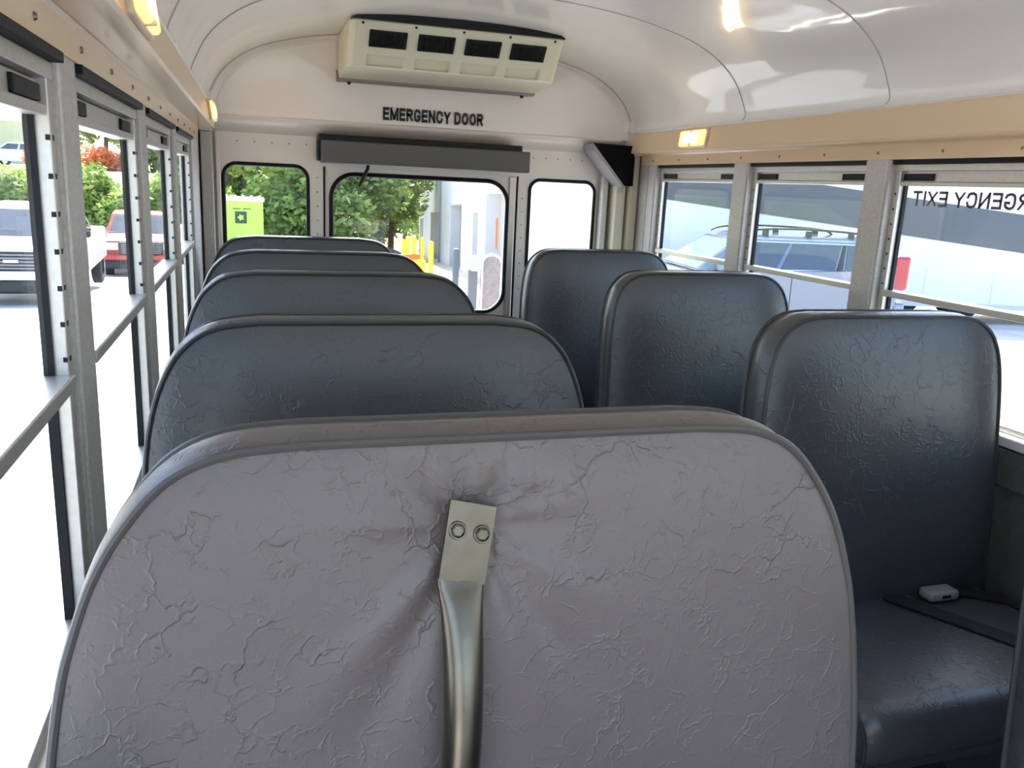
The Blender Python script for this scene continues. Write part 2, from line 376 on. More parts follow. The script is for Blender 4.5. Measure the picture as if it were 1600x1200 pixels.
# --- side windows
def side_window(idx, X, y0, y1, label, lettering=False):
    zt, zb = ZT, (-0.57 if X is XLf else ZS)
    w_ = empty('window_%d' % idx, (X(-0.02), (y0+y1)/2, e(ZS))); S(w_, label)
    RC = 0.005 if X is XLf else 0.022                                  # the frames sit behind the post faces
    def bx(n, d0, d1, a, b, z0, z1, m, bev=0.0015):
        o = box(n, X(d0-RC), X(d1-RC), a, b, e(z0), e(z1), m, w_, bev); o.matrix_parent_inverse = Matrix.Translation(-w_.location); return o
    J = 0.022
    bx('head_gap', -0.045, 0.012, y0, y1, 0.111, zt, 'black_rubber')
    bx('frame_head', -0.045, -0.001, y0, y1, 0.092, 0.111, 'aluminium')
    bx('sash_head', -0.04, -0.014, y0+J, y1-J, 0.064, 0.0905, 'aluminium')
    bx('sash_rail', -0.04, -0.006, y0+J, y1-J, 0.053, 0.064, 'aluminium')
    for a, b in ((y0+J+0.004, y0+J+0.115), (y1-J-0.115, y1-J-0.004)):
        la = bx('latch', -0.016, -0.009, a, b, 0.067, 0.086, 'black_plastic', 0.002)
        for k in range(3):
            g = box('grip', X(-0.010-RC), X(-0.0065-RC), a+0.02+k*0.03, a+0.036+k*0.03, e(0.069), e(0.082), 'black_rubber', la); g.matrix_parent_inverse = la.matrix_parent_inverse
    for a, b in ((y0, y0+J), (y1-J, y1)):
        bx('jamb', -0.030, -0.003, a, b, zb, 0.108, 'aluminium')
    for a, b in ((y0+J, y0+J+0.006), (y1-J-0.006, y1-J)):
        bx('glazing_gasket', -0.029, -0.018, a, b, zb, 0.053, 'black_rubber', 0)
    bx('meeting_rail', -0.036, 0.003, y0+J-0.006, y1-J+0.006, -0.258, -0.240, 'aluminium', 0.002)
    bx('bottom_rail', -0.045, -0.006, y0+J, y1-J, zb, zb+0.016, 'aluminium')
    bx('pane', -0.024, -0.021, y0+J+0.004, y1-J-0.004, -0.242, 0.056, 'pane', 0)
    bx('pane', -0.030, -0.027, y0+J+0.004, y1-J-0.004, zb+0.01, -0.25, 'pane', 0)
    bm = bmesh.new()
    for a in (y0+J*0.5, y1-J*0.5):
        for k in range(7):
            z = 0.030-k*0.042
            xa, xb = X(-0.0034-RC), X(-0.0024-RC)
            bm_box(bm, xa, xb, a-0.003, a+0.003, e(z)-0.003, e(z)+0.003)
            if a > (y0+y1)/2 and X is XLf: bm_box(bm, X(-0.0085-RC), X(-0.0036-RC), y1-J-0.0006, y1-J+0.001, e(z)-0.003, e(z)+0.003)
    nt_ = from_bm('track_notches', bm, 'notch', w_); nt_.matrix_parent_inverse = Matrix.Translation(-w_.location); nt_['kind'] = 'stuff'
    return w_
def bays(posts, last):
    r = []
    for i in range(len(posts)-1): r.append((posts[i][1], posts[i+1][0]))
    return r
LW, RW = [], []
names_l = {1: 'aluminium framed sliding side window beside the near barrier, left wall', 2: 'left wall side window next behind the barrier, showing the white pickup', 3: 'left wall side window showing the red pickup front', 4: 'third window back on the left wall, seen very obliquely', 5: 'rearmost narrow-looking side window of the left wall'}
k = 1
for i, (a, b) in enumerate(bays(postsL, 3.35)):
    if b < 0.4: continue
    LW.append(side_window(k, XLf, a, b, 'aluminium side window number %s from the rear on the left wall' % ['', 'four', 'three', 'two', 'one'][k] if k < 5 else None)); k += 1
rl = ['aluminium side window of the right wall beside the driver', 'aluminium side window of the right wall beside the near barrier', 'aluminium side window of the right wall right of the nearest right seat, outside the frame', 'right side window with mirrored black lettering across its top', 'right side window showing the rear half of the blue-grey car', 'rearmost right side window, next to the grey corner panel']
for i, (a, b) in enumerate(bays(postsR, 3.55)):
    RW.append(side_window(k, XRf, a, b, rl[i])); k += 1

# lettering helper (flat print with a hair of thickness)
GLYPH = {   # stroke centre lines in a 1 x 1 box, letter width
 'E': (0.50, [[(1, 1), (0, 1), (0, 0), (1, 0)], [(0, .52), (.9, .52)]]), 'M': (0.74, [[(0, 0), (0, 1)], [(1, 0), (1, 1)], [(0, 1), (.5, .1)], [(1, 1), (.5, .1)]]),
 'R': (0.56, [[(0, 0), (0, 1), (.62, 1), (.88, .93), (1, .76), (.88, .59), (.62, .52), (0, .52)], [(.5, .5), (1, 0)]]),
 'G': (0.58, [[(1, .80), (.9, .93), (.62, 1), (.36, 1), (.1, .9), (0, .68), (0, .32), (.1, .1), (.36, 0), (.62, 0), (.9, .1), (1, .24), (1, .40), (.62, .40)]]),
 'N': (0.58, [[(0, 0), (0, 1)], [(1, 0), (1, 1)], [(0, 1), (1, 0)]]), 'C': (0.58, [[(1, .72), (.9, .92), (.62, 1), (.36, 1), (.1, .9), (0, .68), (0, .32), (.1, .1), (.36, 0), (.62, 0), (.9, .08), (1, .28)]]),
 'Y': (0.60, [[(0, 1), (.5, .45), (1, 1)], [(.5, .45), (.5, 0)]]), 'D': (0.58, [[(0, 0), (0, 1), (.52, 1), (.85, .9), (1, .66), (1, .34), (.85, .1), (.52, 0), (0, 0)]]),
 'O': (0.60, [[(.5, 1), (.16, .9), (0, .64), (0, .36), (.16, .1), (.5, 0), (.84, .1), (1, .36), (1, .64), (.84, .9), (.5, 1)]]),
 'X': (0.58, [[(0, 0), (1, 1)], [(0, 1), (1, 0)]]), 'I': (0.02, [[(0, 0), (0, 1)]]), 'T': (0.56, [[(0, 1), (1, 1)], [(.5, 1), (.5, 0)]])}
def text_mesh(name, body, m, height, width, sw, parent):
    """flat print: every stroke a mitred ribbon; sw = stroke width / height"""
    vs = []; fs = []; x = 0.0; ribs = []
    for ch in body:
        if ch == ' ': x += 0.36; continue
        wd_, strokes = GLYPH[ch]
        for st in strokes: ribs.append([(x+sw/2+a*wd_, sw/2+b*(1-sw)) for a, b in st])
        x += wd_+sw+0.13
    tot = x-0.13; kx = width/tot
    for pts in ribs:
        P_ = [Vector(p) for p in pts]; n_ = len(P_); base = len(vs); closed = (P_[0]-P_[-1]).length < 1e-6
        for i_, p in enumerate(P_):
            a = P_[i_-1] if i_ else (P_[-2] if closed else None); b = P_[i_+1] if i_ < n_-1 else (P_[1] if closed else None)
            d1 = (p-a).normalized() if a is not None else None; d2 = (b-p).normalized() if b is not None else None
            d1 = d1 or d2; d2 = d2 or d1
            nn = Vector((-(d1.y+d2.y), d1.x+d2.x)); nn = nn.normalized() if nn.length > 1e-4 else Vector((-d1.y, d1.x))
            q_ = sw/2/max(0.45, nn.dot(Vector((-d1.y, d1.x))))
            ext = Vector((0, 0))
            if a is None and not closed: ext = -d2*sw*0.5
            if b is None and not closed: ext = d1*sw*0.5
            for sg in (-1, 1):
                c_ = p+nn*q_*sg+ext; vs.append((c_.x*kx, 0.0, min(1.0, max(0.0, c_.y))*height))
        for i_ in range(n_-1): k_ = base+2*i_; fs.append((k_, k_+1, k_+3, k_+2))
    return obj(name, vs, fs, m, parent, fix=False)
wx = RW[3]      # mirrored EMERGENCY EXIT printed on the outside of this pane
t = text_mesh('lettering', 'EMERGENCY EXIT', 'faded_letter', 0.041, 0.50, 0.17, wx)
t.matrix_parent_inverse = Matrix.Translation(-wx.location)
t.location = (XRf(-0.054), 1.462, e(0.0)); t.rotation_euler = (0, 0, math.radians(90)); 
t['label'] = 'mirrored EMERGENCY EXIT lettering'

# --- rear wall
def panel_hole(name, x0, x1, z0, z1, hole, y, th, m, parent=None):
    n = len(hole); cx = sum(p[0] for p in hole)/n; cz = sum(p[1] for p in hole)/n; outp = []
    for (x, z) in hole:
        dx, dz = x-cx, z-cz; ks = []
        if dx > 1e-9: ks.append((x1-cx)/dx)
        if dx < -1e-9: ks.append((x0-cx)/dx)
        if dz > 1e-9: ks.append((z1-cz)/dz)
        if dz < -1e-9: ks.append((z0-cz)/dz)
        q = min(ks); outp.append((cx+dx*q, cz+dz*q))
    # snap closest samples to the corners
    for c in ((x0, z0), (x0, z1), (x1, z0), (x1, z1)):
        j = min(range(n), key=lambda i: (outp[i][0]-c[0])**2+(outp[i][1]-c[1])**2); outp[j] = c
    vs = [(a, y, b) for a, b in outp]+[(a, y, b) for a, b in hole]+[(a, y+th, b) for a, b in outp]+[(a, y+th, b) for a, b in hole]
    fs = []
    for i in range(n):
        j = (i+1) % n
        fs += [(i, j, n+j, n+i), (2*n+i, 3*n+i, 3*n+j, 2*n+j), (n+i, n+j, 3*n+j, 3*n+i), (i, 2*n+i, 2*n+j, j)]
    return obj(name, vs, fs, m, parent)
def dense_rrect(x0, x1, z0, z1, r):
    p = rrect(x0, x1, z0, z1, r, 8); o = []
    for i in range(len(p)):
        a, b = Vector(p[i]), Vector(p[(i+1) % len(p)]); d = (b-a).length; m_ = max(1, int(d/0.03))
        for q in range(m_): o.append(tuple(a+(b-a)*(q/m_)))
    return o
def gasket(hole, y, parent, r=0.008):
    p = [(a, y, b) for a, b in hole]; return tube('gasket', p, r, 'black_rubber', parent, n=8, closed=True)

# upper dome panel of the rear wall
def rear_upper():
    zb = e(0.232); arc_ = [(arc[0][0], zb)]+arc+[(arc[-1][0], zb)]
    n = len(arc_); rings = [(1.0, 3.665), (0.985, 3.688), (0.965, 3.702), (0.94, 3.708), (0.6, 3.712), (0.2, 3.712)]
    vs = []; fs = []
    for f_, y in rings:
        for (x, z) in arc_: vs.append((XC+(x-XC)*f_, y, max(zb, zb+(z-zb)*f_)))
    for r in range(len(rings)-1):
        for i in range(n-1): fs.append((r*n+i, r*n+i+1, (r+1)*n+i+1, (r+1)*n+i))
    last = (len(rings)-1)*n; fs.append(tuple(range(last, last+n)))
    # backing
    b0 = len(vs); vs += [(x, YB+0.03, z) for x, z in arc_]; fs.append(tuple(range(b0, b0+n)))
    for i in range(n-1): fs.append((i, i+1, b0+i+1, b0+i))
    return obj('wall_rear', vs, fs, 'rear_panel', None, False)
wall_rear = S(rear_upper())
for p in wall_rear.data.polygons: p.use_smooth = True
wall_rear.data.set_sharp_from_angle(angle=math.radians(25))
tube('dome_bead', [(XC+(x-XC)*0.993, 3.672, e(0.232)+(z-e(0.232))*0.993) for x, z in arc[1:-1]], 0.0055, 'rear_panel', wall_rear, 8)
tube('dome_bead', [(XC+(x-XC)*0.962, 3.703, e(0.232)+(z-e(0.232))*0.962) for x, z in arc[1:-1]], 0.004, 'rear_panel', wall_rear, 8)
tube('dome_seam', [(x, 3.664, z) for x, z in arc_off(-0.001)[1:-1]], 0.0025, 'seam', wall_rear, 6)
lip = [(3.712, 0.236), (3.704, 0.2335), (3.700, 0.228), (3.702, 0.222), (3.712, 0.212), (3.735, 0.195), (3.765, 0.178), (3.78, 0.165), (3.80, 0.165), (3.80, 0.236)]
o = prism('ledge', [(y, e(z)) for y, z in lip], XC-0.915, XC+0.915, 'rear_panel', wall_rear, 'x', False)
for p in o.data.polygons: p.use_smooth = True
o.data.set_sharp_from_angle(angle=math.radians(40))
ZR0, ZR1 = e(-0.70), e(0.17)
hl = dense_rrect(-0.118, 0.225, e(-0.40), e(0.044), 0.055); hr = dense_rrect(1.228, 1.552, e(-0.40), e(0.037), 0.05); hd = dense_rrect(0.324, 1.124, e(-0.580), e(0.021), 0.10)
panel_hole('rear_panel', XL-0.01, 0.290, 0.0, ZR1, hl, 3.775, 0.04, 'rear_panel', wall_rear)
panel_hole('rear_panel', 1.172, XR+0.01, 0.0, ZR1, hr, 3.775, 0.04, 'rear_panel', wall_rear)
box('door_header', 0.29, 1.172, 3.772, 3.815, e(0.046), ZR1, 'rear_panel', wall_rear)
door = S(panel_hole('door_1', 0.298, 1.162, 0.02, e(0.049), hd, 3.782, 0.04, 'rear_panel'))
door['label'] = 'white rear emergency door with large rounded window'
gasket(hd, 3.78, door, 0.010); prism('pane', hd, 3.80, 3.804, 'pane', door)
for nm, hole, lb in (('window_20', hl, 'rounded rear window left of the emergency door'), ('window_21', hr, 'rounded rear window right of the emergency door')):
    wdw = S(prism(nm, hole, 3.80, 3.804, 'pane'), lb); gasket(hole, 3.773, wdw)
for x in (0.294, 1.167):
    box('door_seal', x-0.004, x+0.004, 3.772, 3.783, 0.02, e(0.05), 'black_rubber', door)
box('door_edge', 1.130, 1.158, 3.772, 3.783, 0.03, e(0.045), 'aluminium', door, 0.003)
tube('door_hook', [(0.475, 3.70, e(0.075)), (0.470, 3.70, e(0.045)), (0.452, 3.71, e(0.005)), (0.440, 3.73, e(-0.025))], 0.0075, 'black_plastic', door, 8)
tube('latch_bar', [(0.62, 3.765, e(-0.64)), (1.08, 3.765, e(-0.64))], 0.013, 'aluminium', door, 10)
for x in (0.66, 0.78, 0.9, 1.02): pass
bmr = bmesh.new()
for x, z in [(-0.13+0.07*k, 0.135) for k in range(6)]+[(1.24+0.06*k, 0.135) for k in range(6)]+[(1.195, -0.05-0.06*k) for k in range(8)]+[(0.265, 0.0-0.06*k) for k in range(8)]:
    r = bmesh.ops.create_uvsphere(bmr, u_segments=8, v_segments=5, radius=0.0035)['verts']; bmesh.ops.translate(bmr, vec=(x, 3.775, e(z)), verts=r)
from_bm('rivets', bmr, 'screw', wall_rear, True)['kind'] = 'stuff'
# corner columns
for n_, x0, x1, y0, y1, m_ in (('corner_column', -0.20, -0.155, 3.70, 3.775, 'galvanized'), ('corner_column', -0.145, -0.128, 3.745, 3.775, 'rear_panel'), ('corner_column', 1.572, 1.60, 3.72, 3.775, 'galvanized'), ('corner_column', 1.615, 1.662, 3.66, 3.775, 'column_cream'), ('corner_column', 1.672, 1.71, 3.63, 3.775, 'column_cream')):
    box(n_, x0, x1, y0, y1, 0.0, e(0.165), m_, wall_rear, 0.004)
t = text_mesh('lettering', 'EMERGENCY DOOR', 'black_letter', 0.053, 0.440, 0.235, wall_rear)
t.location = (0.535, 3.7055, e(0.252)); t['label'] = 'black EMERGENCY DOOR lettering'

# front end behind the camera: bulkhead with windscreen opening, entry door glazing
hw = dense_rrect(-0.10, 1.62, e(-0.72), e(0.27), 0.08)
wf = S(panel_hole('wall_front', XL-0.01, XR+0.01, 0.0, e(0.31), hw, YF-0.04, 0.04, 'rear_panel'))
prism('pane', hw, YF-0.03, YF-0.025, 'pane', wf)
arcf = [(x, z) for x, z in arc]; prism('front_dome', arcf, YF-0.04, YF, 'rear_panel', wf)

# ================================================================== SEATS
def outline(hw_pts, d_bot, n=5):
    """closed outline (x rel centre, d below top) from half profile list (hw, d); bottom flat"""
    h_ = [(p.x, p.y) for p in spline([(a, b, 0) for a, b in hw_pts], n)]
    right = [(0.0, 0.0)]+h_+[]
    L_ = [(-x, -d) for x, d in h_[::-1]]          # bottom left up to the top left
    R_ = [(x, -d) for x, d in h_]
    top = [(h_[0][0]*(-1+2*k/12), -h_[0][1]+0.0) for k in range(1, 12)]
    return L_+top+R_
def cushion_back(name, ol, th, bulge, tilt, m, parent, rings=10, disp=None, zfloor=None):
    """upholstered back: y=0 at the front edge of its top, front towards -y. ol: list of (x, z<=0)"""
    n = len(ol); zc = min(z for x, z in ol)*0.5; vs = []; fs = []
    def ringp(f_): return [(x*f_, zc+(z-zc)*f_) for x, z in ol]
    fl = [1.0, 0.988, 0.965, 0.93, 0.88]+[0.88*(1-(k+1)/rings) for k in range(rings-1)]
    def dome(f_): return bulge*(1-f_**6)
    idx = 0; layers = []
    for f_ in fl[::-1]:                          # back face from centre to rim
        layers.append([(x, th+dome(f_)*0.7, z) for x, z in ringp(f_)])
    mid = [(x*1.012, th*0.5, z+(0.006 if z > -0.5 else 0)) for x, z in ol]; layers.append(mid)
    for f_ in fl:
        layers.append([(x, -dome(f_)-(disp(x, z) if disp else 0), z) for x, z in ringp(f_)])
    for L_ in layers:
        for (x, y, z) in L_: vs.append((x, y+tilt*z, z))
    k = len(layers)
    for r in range(k-1):
        for i in range(n):
            j = (i+1) % n; fs.append((r*n+i, r*n+j, (r+1)*n+j, (r+1)*n+i))
    fs.append(tuple(range(n))); fs.append(tuple(range((k-1)*n, k*n)))
    o = obj(name, vs, fs, m, parent, False); o.data.polygons.foreach_set('use_smooth', [True]*len(o.data.polygons)); return o
def back_piping(ol, y, tilt, r, parent, m='piping'):
    return tube('piping', [(x, y+tilt*z, z) for x, z in ol], r, m, parent, 8)

TILT = 0.10
def make_seat(hw_pts, width, depth, aisle, th):
    """root at floor under the top front edge of the back; back top at z = e(-0.233)"""
    zt = e(-0.236); root = empty('bus_seat')
    ol = outline(hw_pts, 0.66)
    b = cushion_back('backrest', ol, th, 0.022, TILT, 'vinyl', root, rings=6); b.location = (0, 0, zt)
    for y in (0.0, th):
        p = back_piping(ol, y, TILT, 0.0045, b); 
    zc = 0.47; yb = -0.083
    cu = box('seat_cushion', -width/2, width/2, yb-depth, yb+0.05, zc-0.125, zc, 'vinyl', root, 0.042, 5, True)
    for s in (-1, 1):
        pr = [(s*(width/2-0.004), y, z) for y, z in ((yb, zc-0.012), (yb-depth*0.45, zc-0.010), (yb-depth+0.06, zc-0.014), (yb-depth+0.022, zc-0.034), (yb-depth+0.006, zc-0.07), (yb-depth+0.006, zc-0.118))]
        tube('cushion_piping', [tuple(q) for q in spline(pr, 5)], 0.0035, 'piping', cu, 6)
    box('seat_frame', -width/2+0.03, width/2-0.03, yb-depth+0.05, yb, zc-0.17, zc-0.122, 'seat_metal', root, 0.006)
    xa = aisle*(width/2-0.07)
    for y in (yb-depth+0.09, yb-0.04):
        tube('leg', [(xa, y, zc-0.15), (xa, y-0.01, 0.0)], 0.013, 'seat_metal', root, 8)
    box('wall_bracket', -aisle*(width/2-0.03)-0.015, -aisle*(width/2-0.03)+0.015, yb-depth+0.08, yb, 0.0, zc-0.12, 'seat_metal', root)
    return root
# half profiles (half width, depth below top)
hpL = [(0.20, 0.001), (0.275, 0.012), (0.322, 0.045), (0.352, 0.095), (0.372, 0.16), (0.383, 0.24), (0.390, 0.38), (0.392, 0.66)]
hpR = [(0.17, 0.001), (0.225, 0.008), (0.268, 0.035), (0.294, 0.08), (0.308, 0.15), (0.315, 0.26), (0.318, 0.42), (0.318, 0.66)]
labL = ['grey vinyl bench seat directly behind the near barrier, left row', 'grey vinyl bench seat third from the rear, left row', 'grey vinyl bench seat second from the rear, left row', 'rearmost grey vinyl bench seat of the left row, in front of the rear window']
labR = ['nearest grey vinyl bench seat of the right row, with seat belt on its cushion', 'middle grey vinyl bench seat of the right row', 'rearmost grey vinyl bench seat of the right row']
p0 = make_seat(hpL, 0.76, 0.36, 1, 0.085)
for i, y in enumerate((1.41, 2.15, 2.77, 3.44)):
    s_ = p0 if i == 0 else copy_tree(p0)
    s_.location = (0.205, y, 0); tag(s_, labL[i], 'bus seat', 'bench seats of the left row')
p1 = make_seat(hpR, 0.64, 0.36, -1, 0.085)
rseats = []
for i, y in enumerate((1.47, 2.30, 3.12)):
    s_ = p1 if i == 0 else copy_tree(p1)
    s_.location = (1.335 if i else 1.325, y, 0); tag(s_, labR[i], 'bus seat', 'bench seats of the right row'); rseats.append(s_)
# seat belt and buckles on the nearest right seat
r0 = rseats[0]
def belt(pts, parent, wd=0.024, th=0.0016):
    P = spline(pts, 6); vs = []; fs = []
    for i, p in enumerate(P):
        t_ = (P[min(i+1, len(P)-1)]-P[max(i-1, 0)]).normalized(); sidev = Vector((t_.y, -t_.x, 0)).normalized()*wd; up = sidev.cross(t_).normalized()*th
        if up.z < 0: up = -up
        vs += [p-sidev-up, p+sidev-up, p+sidev+up, p-sidev+up]
    for i in range(len(P)-1):
        for j in range(4): fs.append((i*4+j, i*4+(j+1) % 4, i*4+4+(j+1) % 4, i*4+4+j))
    fs += [(0, 1, 2, 3), tuple(range(len(vs)-4, len(vs)))[::-1]]
    return obj('seat_belt', vs, fs, 'belt', parent, False)
zc = 0.472
belt([(0.03, -0.070, zc+0.004), (0.06, -0.12, zc+0.003), (0.12, -0.22, zc+0.002), (0.17, -0.31, zc+0.000), (0.20, -0.38, zc-0.012)], r0)
belt([(0.20, -0.078, zc+0.004), (0.24, -0.10, zc+0.003), (0.30, -0.14, zc+0.001)], r0)
bk = box('belt_buckle', 0.105, 0.185, -0.125, -0.083, zc+0.002, zc+0.026, 'buckle', r0, 0.008, 3, True)
box('buckle_slot', 0.135, 0.158, -0.1265, -0.1245, zc+0.012, zc+0.018, 'black_plastic', bk)
bk = box('belt_anchor', -0.19, -0.155, -0.115, -0.088, zc+0.001, zc+0.012, 'buckle', r0, 0.003)

# ================================================================== CRASH BARRIERS
hpB = [(0.20, 0.000), (0.265, 0.006), (0.312, 0.026), (0.347, 0.064), (0.373, 0.108), (0.392, 0.16), (0.405, 0.21), (0.418, 0.30), (0.427, 0.42), (0.432, 0.72)]
def pucker(x, z):
    """dents and drawn-in folds of the cover around the bolted plate of the handle (plate centre at local px, pz)"""
    px, pz = -0.045, -0.085; dx, dz = x-px, z-pz
    d = math.hypot(dx/1.0, dz/1.2); a = math.atan2(dz, dx)
    dent = -0.012*math.exp(-(d/0.065)**2)
    fold = 0.0
    for a0, wd, amp, ln in ((2.35, 0.10, -0.0055, 0.10), (2.05, 0.09, 0.004, 0.10), (1.72, 0.10, -0.004, 0.07), (1.45, 0.1, 0.003, 0.07), (0.85, 0.11, -0.0055, 0.12), (0.62, 0.10, 0.004, 0.12), (0.25, 0.15, 0.002, 0.09), (-0.55, 0.12, 0.002, 0.1), (-0.95, 0.12, -0.004, 0.13), (-1.2, 0.1, 0.0025, 0.12), (-2.05, 0.12, -0.004, 0.14), (-2.35, 0.12, 0.003, 0.13), (3.0, 0.15, 0.002, 0.08)):
        da = (a-a0+math.pi) % (2*math.pi)-math.pi
        fold += amp*math.exp(-(da/wd)**2)*math.exp(-((d-0.055)/ln)**2)*min(1, d/0.04)
    wav = 0.0012*math.sin(9*x+4*z)+0.001*math.sin(17*z-6*x+1)
    return dent*1.1+fold*(1.7 if z > pz else 1.5)*min(1.0, max(0.0, (-z-0.012)/0.03))+wav
def grid_back(name, ol, parent, disp, m):
    """barrier pad with a finely gridded front so that the folds are geometry"""
    n0 = []
    for i in range(len(ol)-1):
        a, b = Vector(ol[i]), Vector(ol[i+1]); q = max(1, int((b-a).length/0.010))
        for k_ in range(q): n0.append(tuple(a+(b-a)*k_/q))
    n0.append(ol[-1]); a, b = Vector(ol[-1]), Vector(ol[0]); q = int((b-a).length/0.010)
    for k_ in range(1, q): n0.append(tuple(a+(b-a)*k_/q))
    return cushion_back(name, n0, 0.075, 0.016, 0.085, m, parent, rings=60, disp=disp)
BX, BY, BZ = 0.235, 0.73, e(-0.233)
barrier = tag(empty('crash_barrier', (BX, BY, 0)), 'large grey vinyl padded barrier with metal grab handle, nearest the camera', 'barrier')
olB = outline(hpB, 0.72)
pad = grid_back('pad', olB, barrier, pucker, 'vinyl_barrier'); pad.location = (0, 0, BZ)
for y in (0.0, 0.075): back_piping(olB, y, 0.085, 0.0046, pad, 'piping_barrier')
for s in (-1, 1): tube('leg', [(s*0.36, -0.03, BZ-0.71), (s*0.36, -0.035, 0.0)], 0.016, 'seat_metal', barrier, 10)
# grab handle: flattened, bolted tube end and bowed tube
gh = empty('grab_handle'); gh.parent = barrier; gh['label'] = 'brushed steel grab handle bolted to the barrier'
def P(x, y, z): return (x-BX, y-BY, e(z))
up = Vector((0.012, 0.012, 0.073)).normalized(); rt = Vector((0.046, 0.0, -0.011)).normalized(); nrm = rt.cross(up).normalized()
if nrm.y > 0: nrm = -nrm
pc = Vector(P(0.1845, 0.7065, -0.327))
vs = []
for d in (0.0, 0.005):
    for a, b in ((-1, -1), (1, -1), (1, 1), (-1, 1)): vs.append(pc+rt*(a*0.0228)+up*(b*0.0375)+nrm*d)
pl = obj('mount_plate', vs, [(0, 1, 2, 3), (4, 5, 6, 7), (0, 1, 5, 4), (1, 2, 6, 5), (2, 3, 7, 6), (3, 0, 4, 7)], 'steel', gh)
for a in (-0.012, 0.0125):
    c0 = pc+rt*a+up*0.010; vs = []; fs = []
    for lv, rr in ((0.004, 0.0065), (0.0075, 0.0065), (0.0085, 0.0050)):
        for j in range(12 if lv < 0.004 else 6):
            q = 2*math.pi*j/6; vs.append(c0+nrm*lv+rt*(rr*math.cos(q))+up*(rr*math.sin(q)))
    for r in range(2):
        for j in range(6): fs.append((r*6+j, r*6+(j+1) % 6, r*6+6+(j+1) % 6, r*6+6+j))
    fs.append(tuple(range(12, 18))); bo = obj('bolt', vs, fs, 'steel', gh)
    ring = [c0+nrm*0.0055+rt*(0.0078*math.cos(2*math.pi*j/16))+up*(0.0078*math.sin(2*math.pi*j/16)) for j in range(16)]
    tube('washer', ring, 0.0012, 'steel', gh, 6, True)
path = [P(0.1796, 0.7010, -0.357), P(0.1788, 0.6990, -0.368), P(0.1788, 0.693, -0.390), P(0.1785, 0.682, -0.425), P(0.1770, 0.668, -0.475), P(0.1735, 0.658, -0.54), P(0.168, 0.655, -0.62), P(0.162, 0.66, -0.72), P(0.156, 0.668, -0.80), P(0.152, 0.672, -0.86)]
fl = [(0.0226, 0.0030), (0.0222, 0.006), (0.0205, 0.0115), (0.0192, 0.0160), (0.0186, 0.0182), (0.0186, 0.0186), (0.0186, 0.0186), (0.0186, 0.0186), (0.0186, 0.0186), (0.020, 0.010)]
P2 = spline(path, 5); F2 = [(q.x, q.y) for q in spline([(a, b, 0) for a, b in fl], 5)]
tube('handle_tube', P2, 0.016, 'steel', gh, 24, flat=F2)
box('lower_mount', 0.152-BX-0.022, 0.152-BX+0.022, 0.668-BY, 0.676-BY, e(-0.93), e(-0.85), 'steel', gh)
# driver-side barrier at the right edge of the view
hpD = [(0.18, 0.0), (0.24, 0.006), (0.285, 0.03), (0.315, 0.08), (0.33, 0.16), (0.338, 0.3), (0.342, 0.72)]
bar2 = tag(empty('crash_barrier', (1.365, 0.76, 0)), 'second grey padded barrier, only a sliver at the lower right corner', 'barrier')
olD = outline(hpD, 0.72); pd = cushion_back('pad', olD, 0.075, 0.016, 0.085, 'vinyl', bar2, 6); pd.location = (0, 0, BZ)
for y in (0.0, 0.075): back_piping(olD, y, 0.085, 0.0045, pd)
for s in (-1, 1): tube('leg', [(s*0.28, -0.03, BZ-0.71), (s*0.28, -0.035, 0.0)], 0.016, 'seat_metal', bar2, 10)

# ================================================================== AIR CONDITIONER ON THE REAR WALL
ac = tag(empty('air_conditioner', (XC+0.05, 3.7, e(0.41))), 'cream ceiling air conditioner with four black vents above the emergency door', 'air conditioner')
def q(x, y, z): return (x-ac.location.x, y-3.7, e(z)-ac.location.z)
ACL, ACR = 0.352, 1.162
VX = [(0.418+k*0.180, 0.556+k*0.180) for k in range(4)]
rows = [(3.70, 0.566), (3.236, 0.568), (3.226, 0.563), (3.224, 0.556), (3.303, 0.455), (3.306, 0.451), (3.326, 0.424), (3.333, 0.417), (3.346, 0.412), (3.60, 0.396), (3.70, 0.396)]
xs = [(ACL-0.006, 0.030), (ACL+0.004, 0.008), (ACL+0.014, 0.0)]
for a, b in VX: xs += [(a-0.003, 0), (a+0.003, 1), (b-0.003, 1), (b+0.003, 0)]
xs += [(ACR-0.014, 0.0), (ACR-0.004, 0.008), (ACR+0.006, 0.030)]
vs = []; fs = []; m_ = len(rows)
for i, (x, f_) in enumerate(xs):
    inset = f_ if f_ != 1 else 0.0
    for j, (y, z) in enumerate(rows):
        dy = inset if 0 < j < 9 else 0.0
        if f_ == 1 and j in (5, 6): dy = 0.012 if j == 5 else 0.020
        vs.append(q(x, y+dy, z-(0.004 if inset > 0.02 and j < 3 else 0)))
for i in range(len(xs)-1):
    for j in range(m_): fs.append((i*m_+j, i*m_+(j+1) % m_, (i+1)*m_+(j+1) % m_, (i+1)*m_+j))
fs += [tuple(range(m_)), tuple(range((len(xs)-1)*m_, len(xs)*m_))[::-1]]
obj('housing', vs, fs, 'cream', ac)
tray = [(3.715, 0.44), (3.64, 0.3965), (3.60, 0.3965), (3.60, 0.391), (3.64, 0.386), (3.66, 0.390), (3.715, 0.392)]
vs = [q(x, y, z) for x in (ACL-0.012, ACR+0.012) for y, z in tray]; n = len(tray)
obj('back_tray', vs, [tuple(range(n)), tuple(range(n, 2*n))[::-1]]+[(i, (i+1) % n, n+(i+1) % n, n+i) for i in range(n)], 'grey_plate', ac)
top = [(x, z) for x, z in arc_off(-0.0015) if ACL+0.01 < x < ACR-0.01]
poly = [(top[0][0]-0.02, e(0.560))]+[(x, z) for x, z in top]+[(top[-1][0]+0.02, e(0.560))]
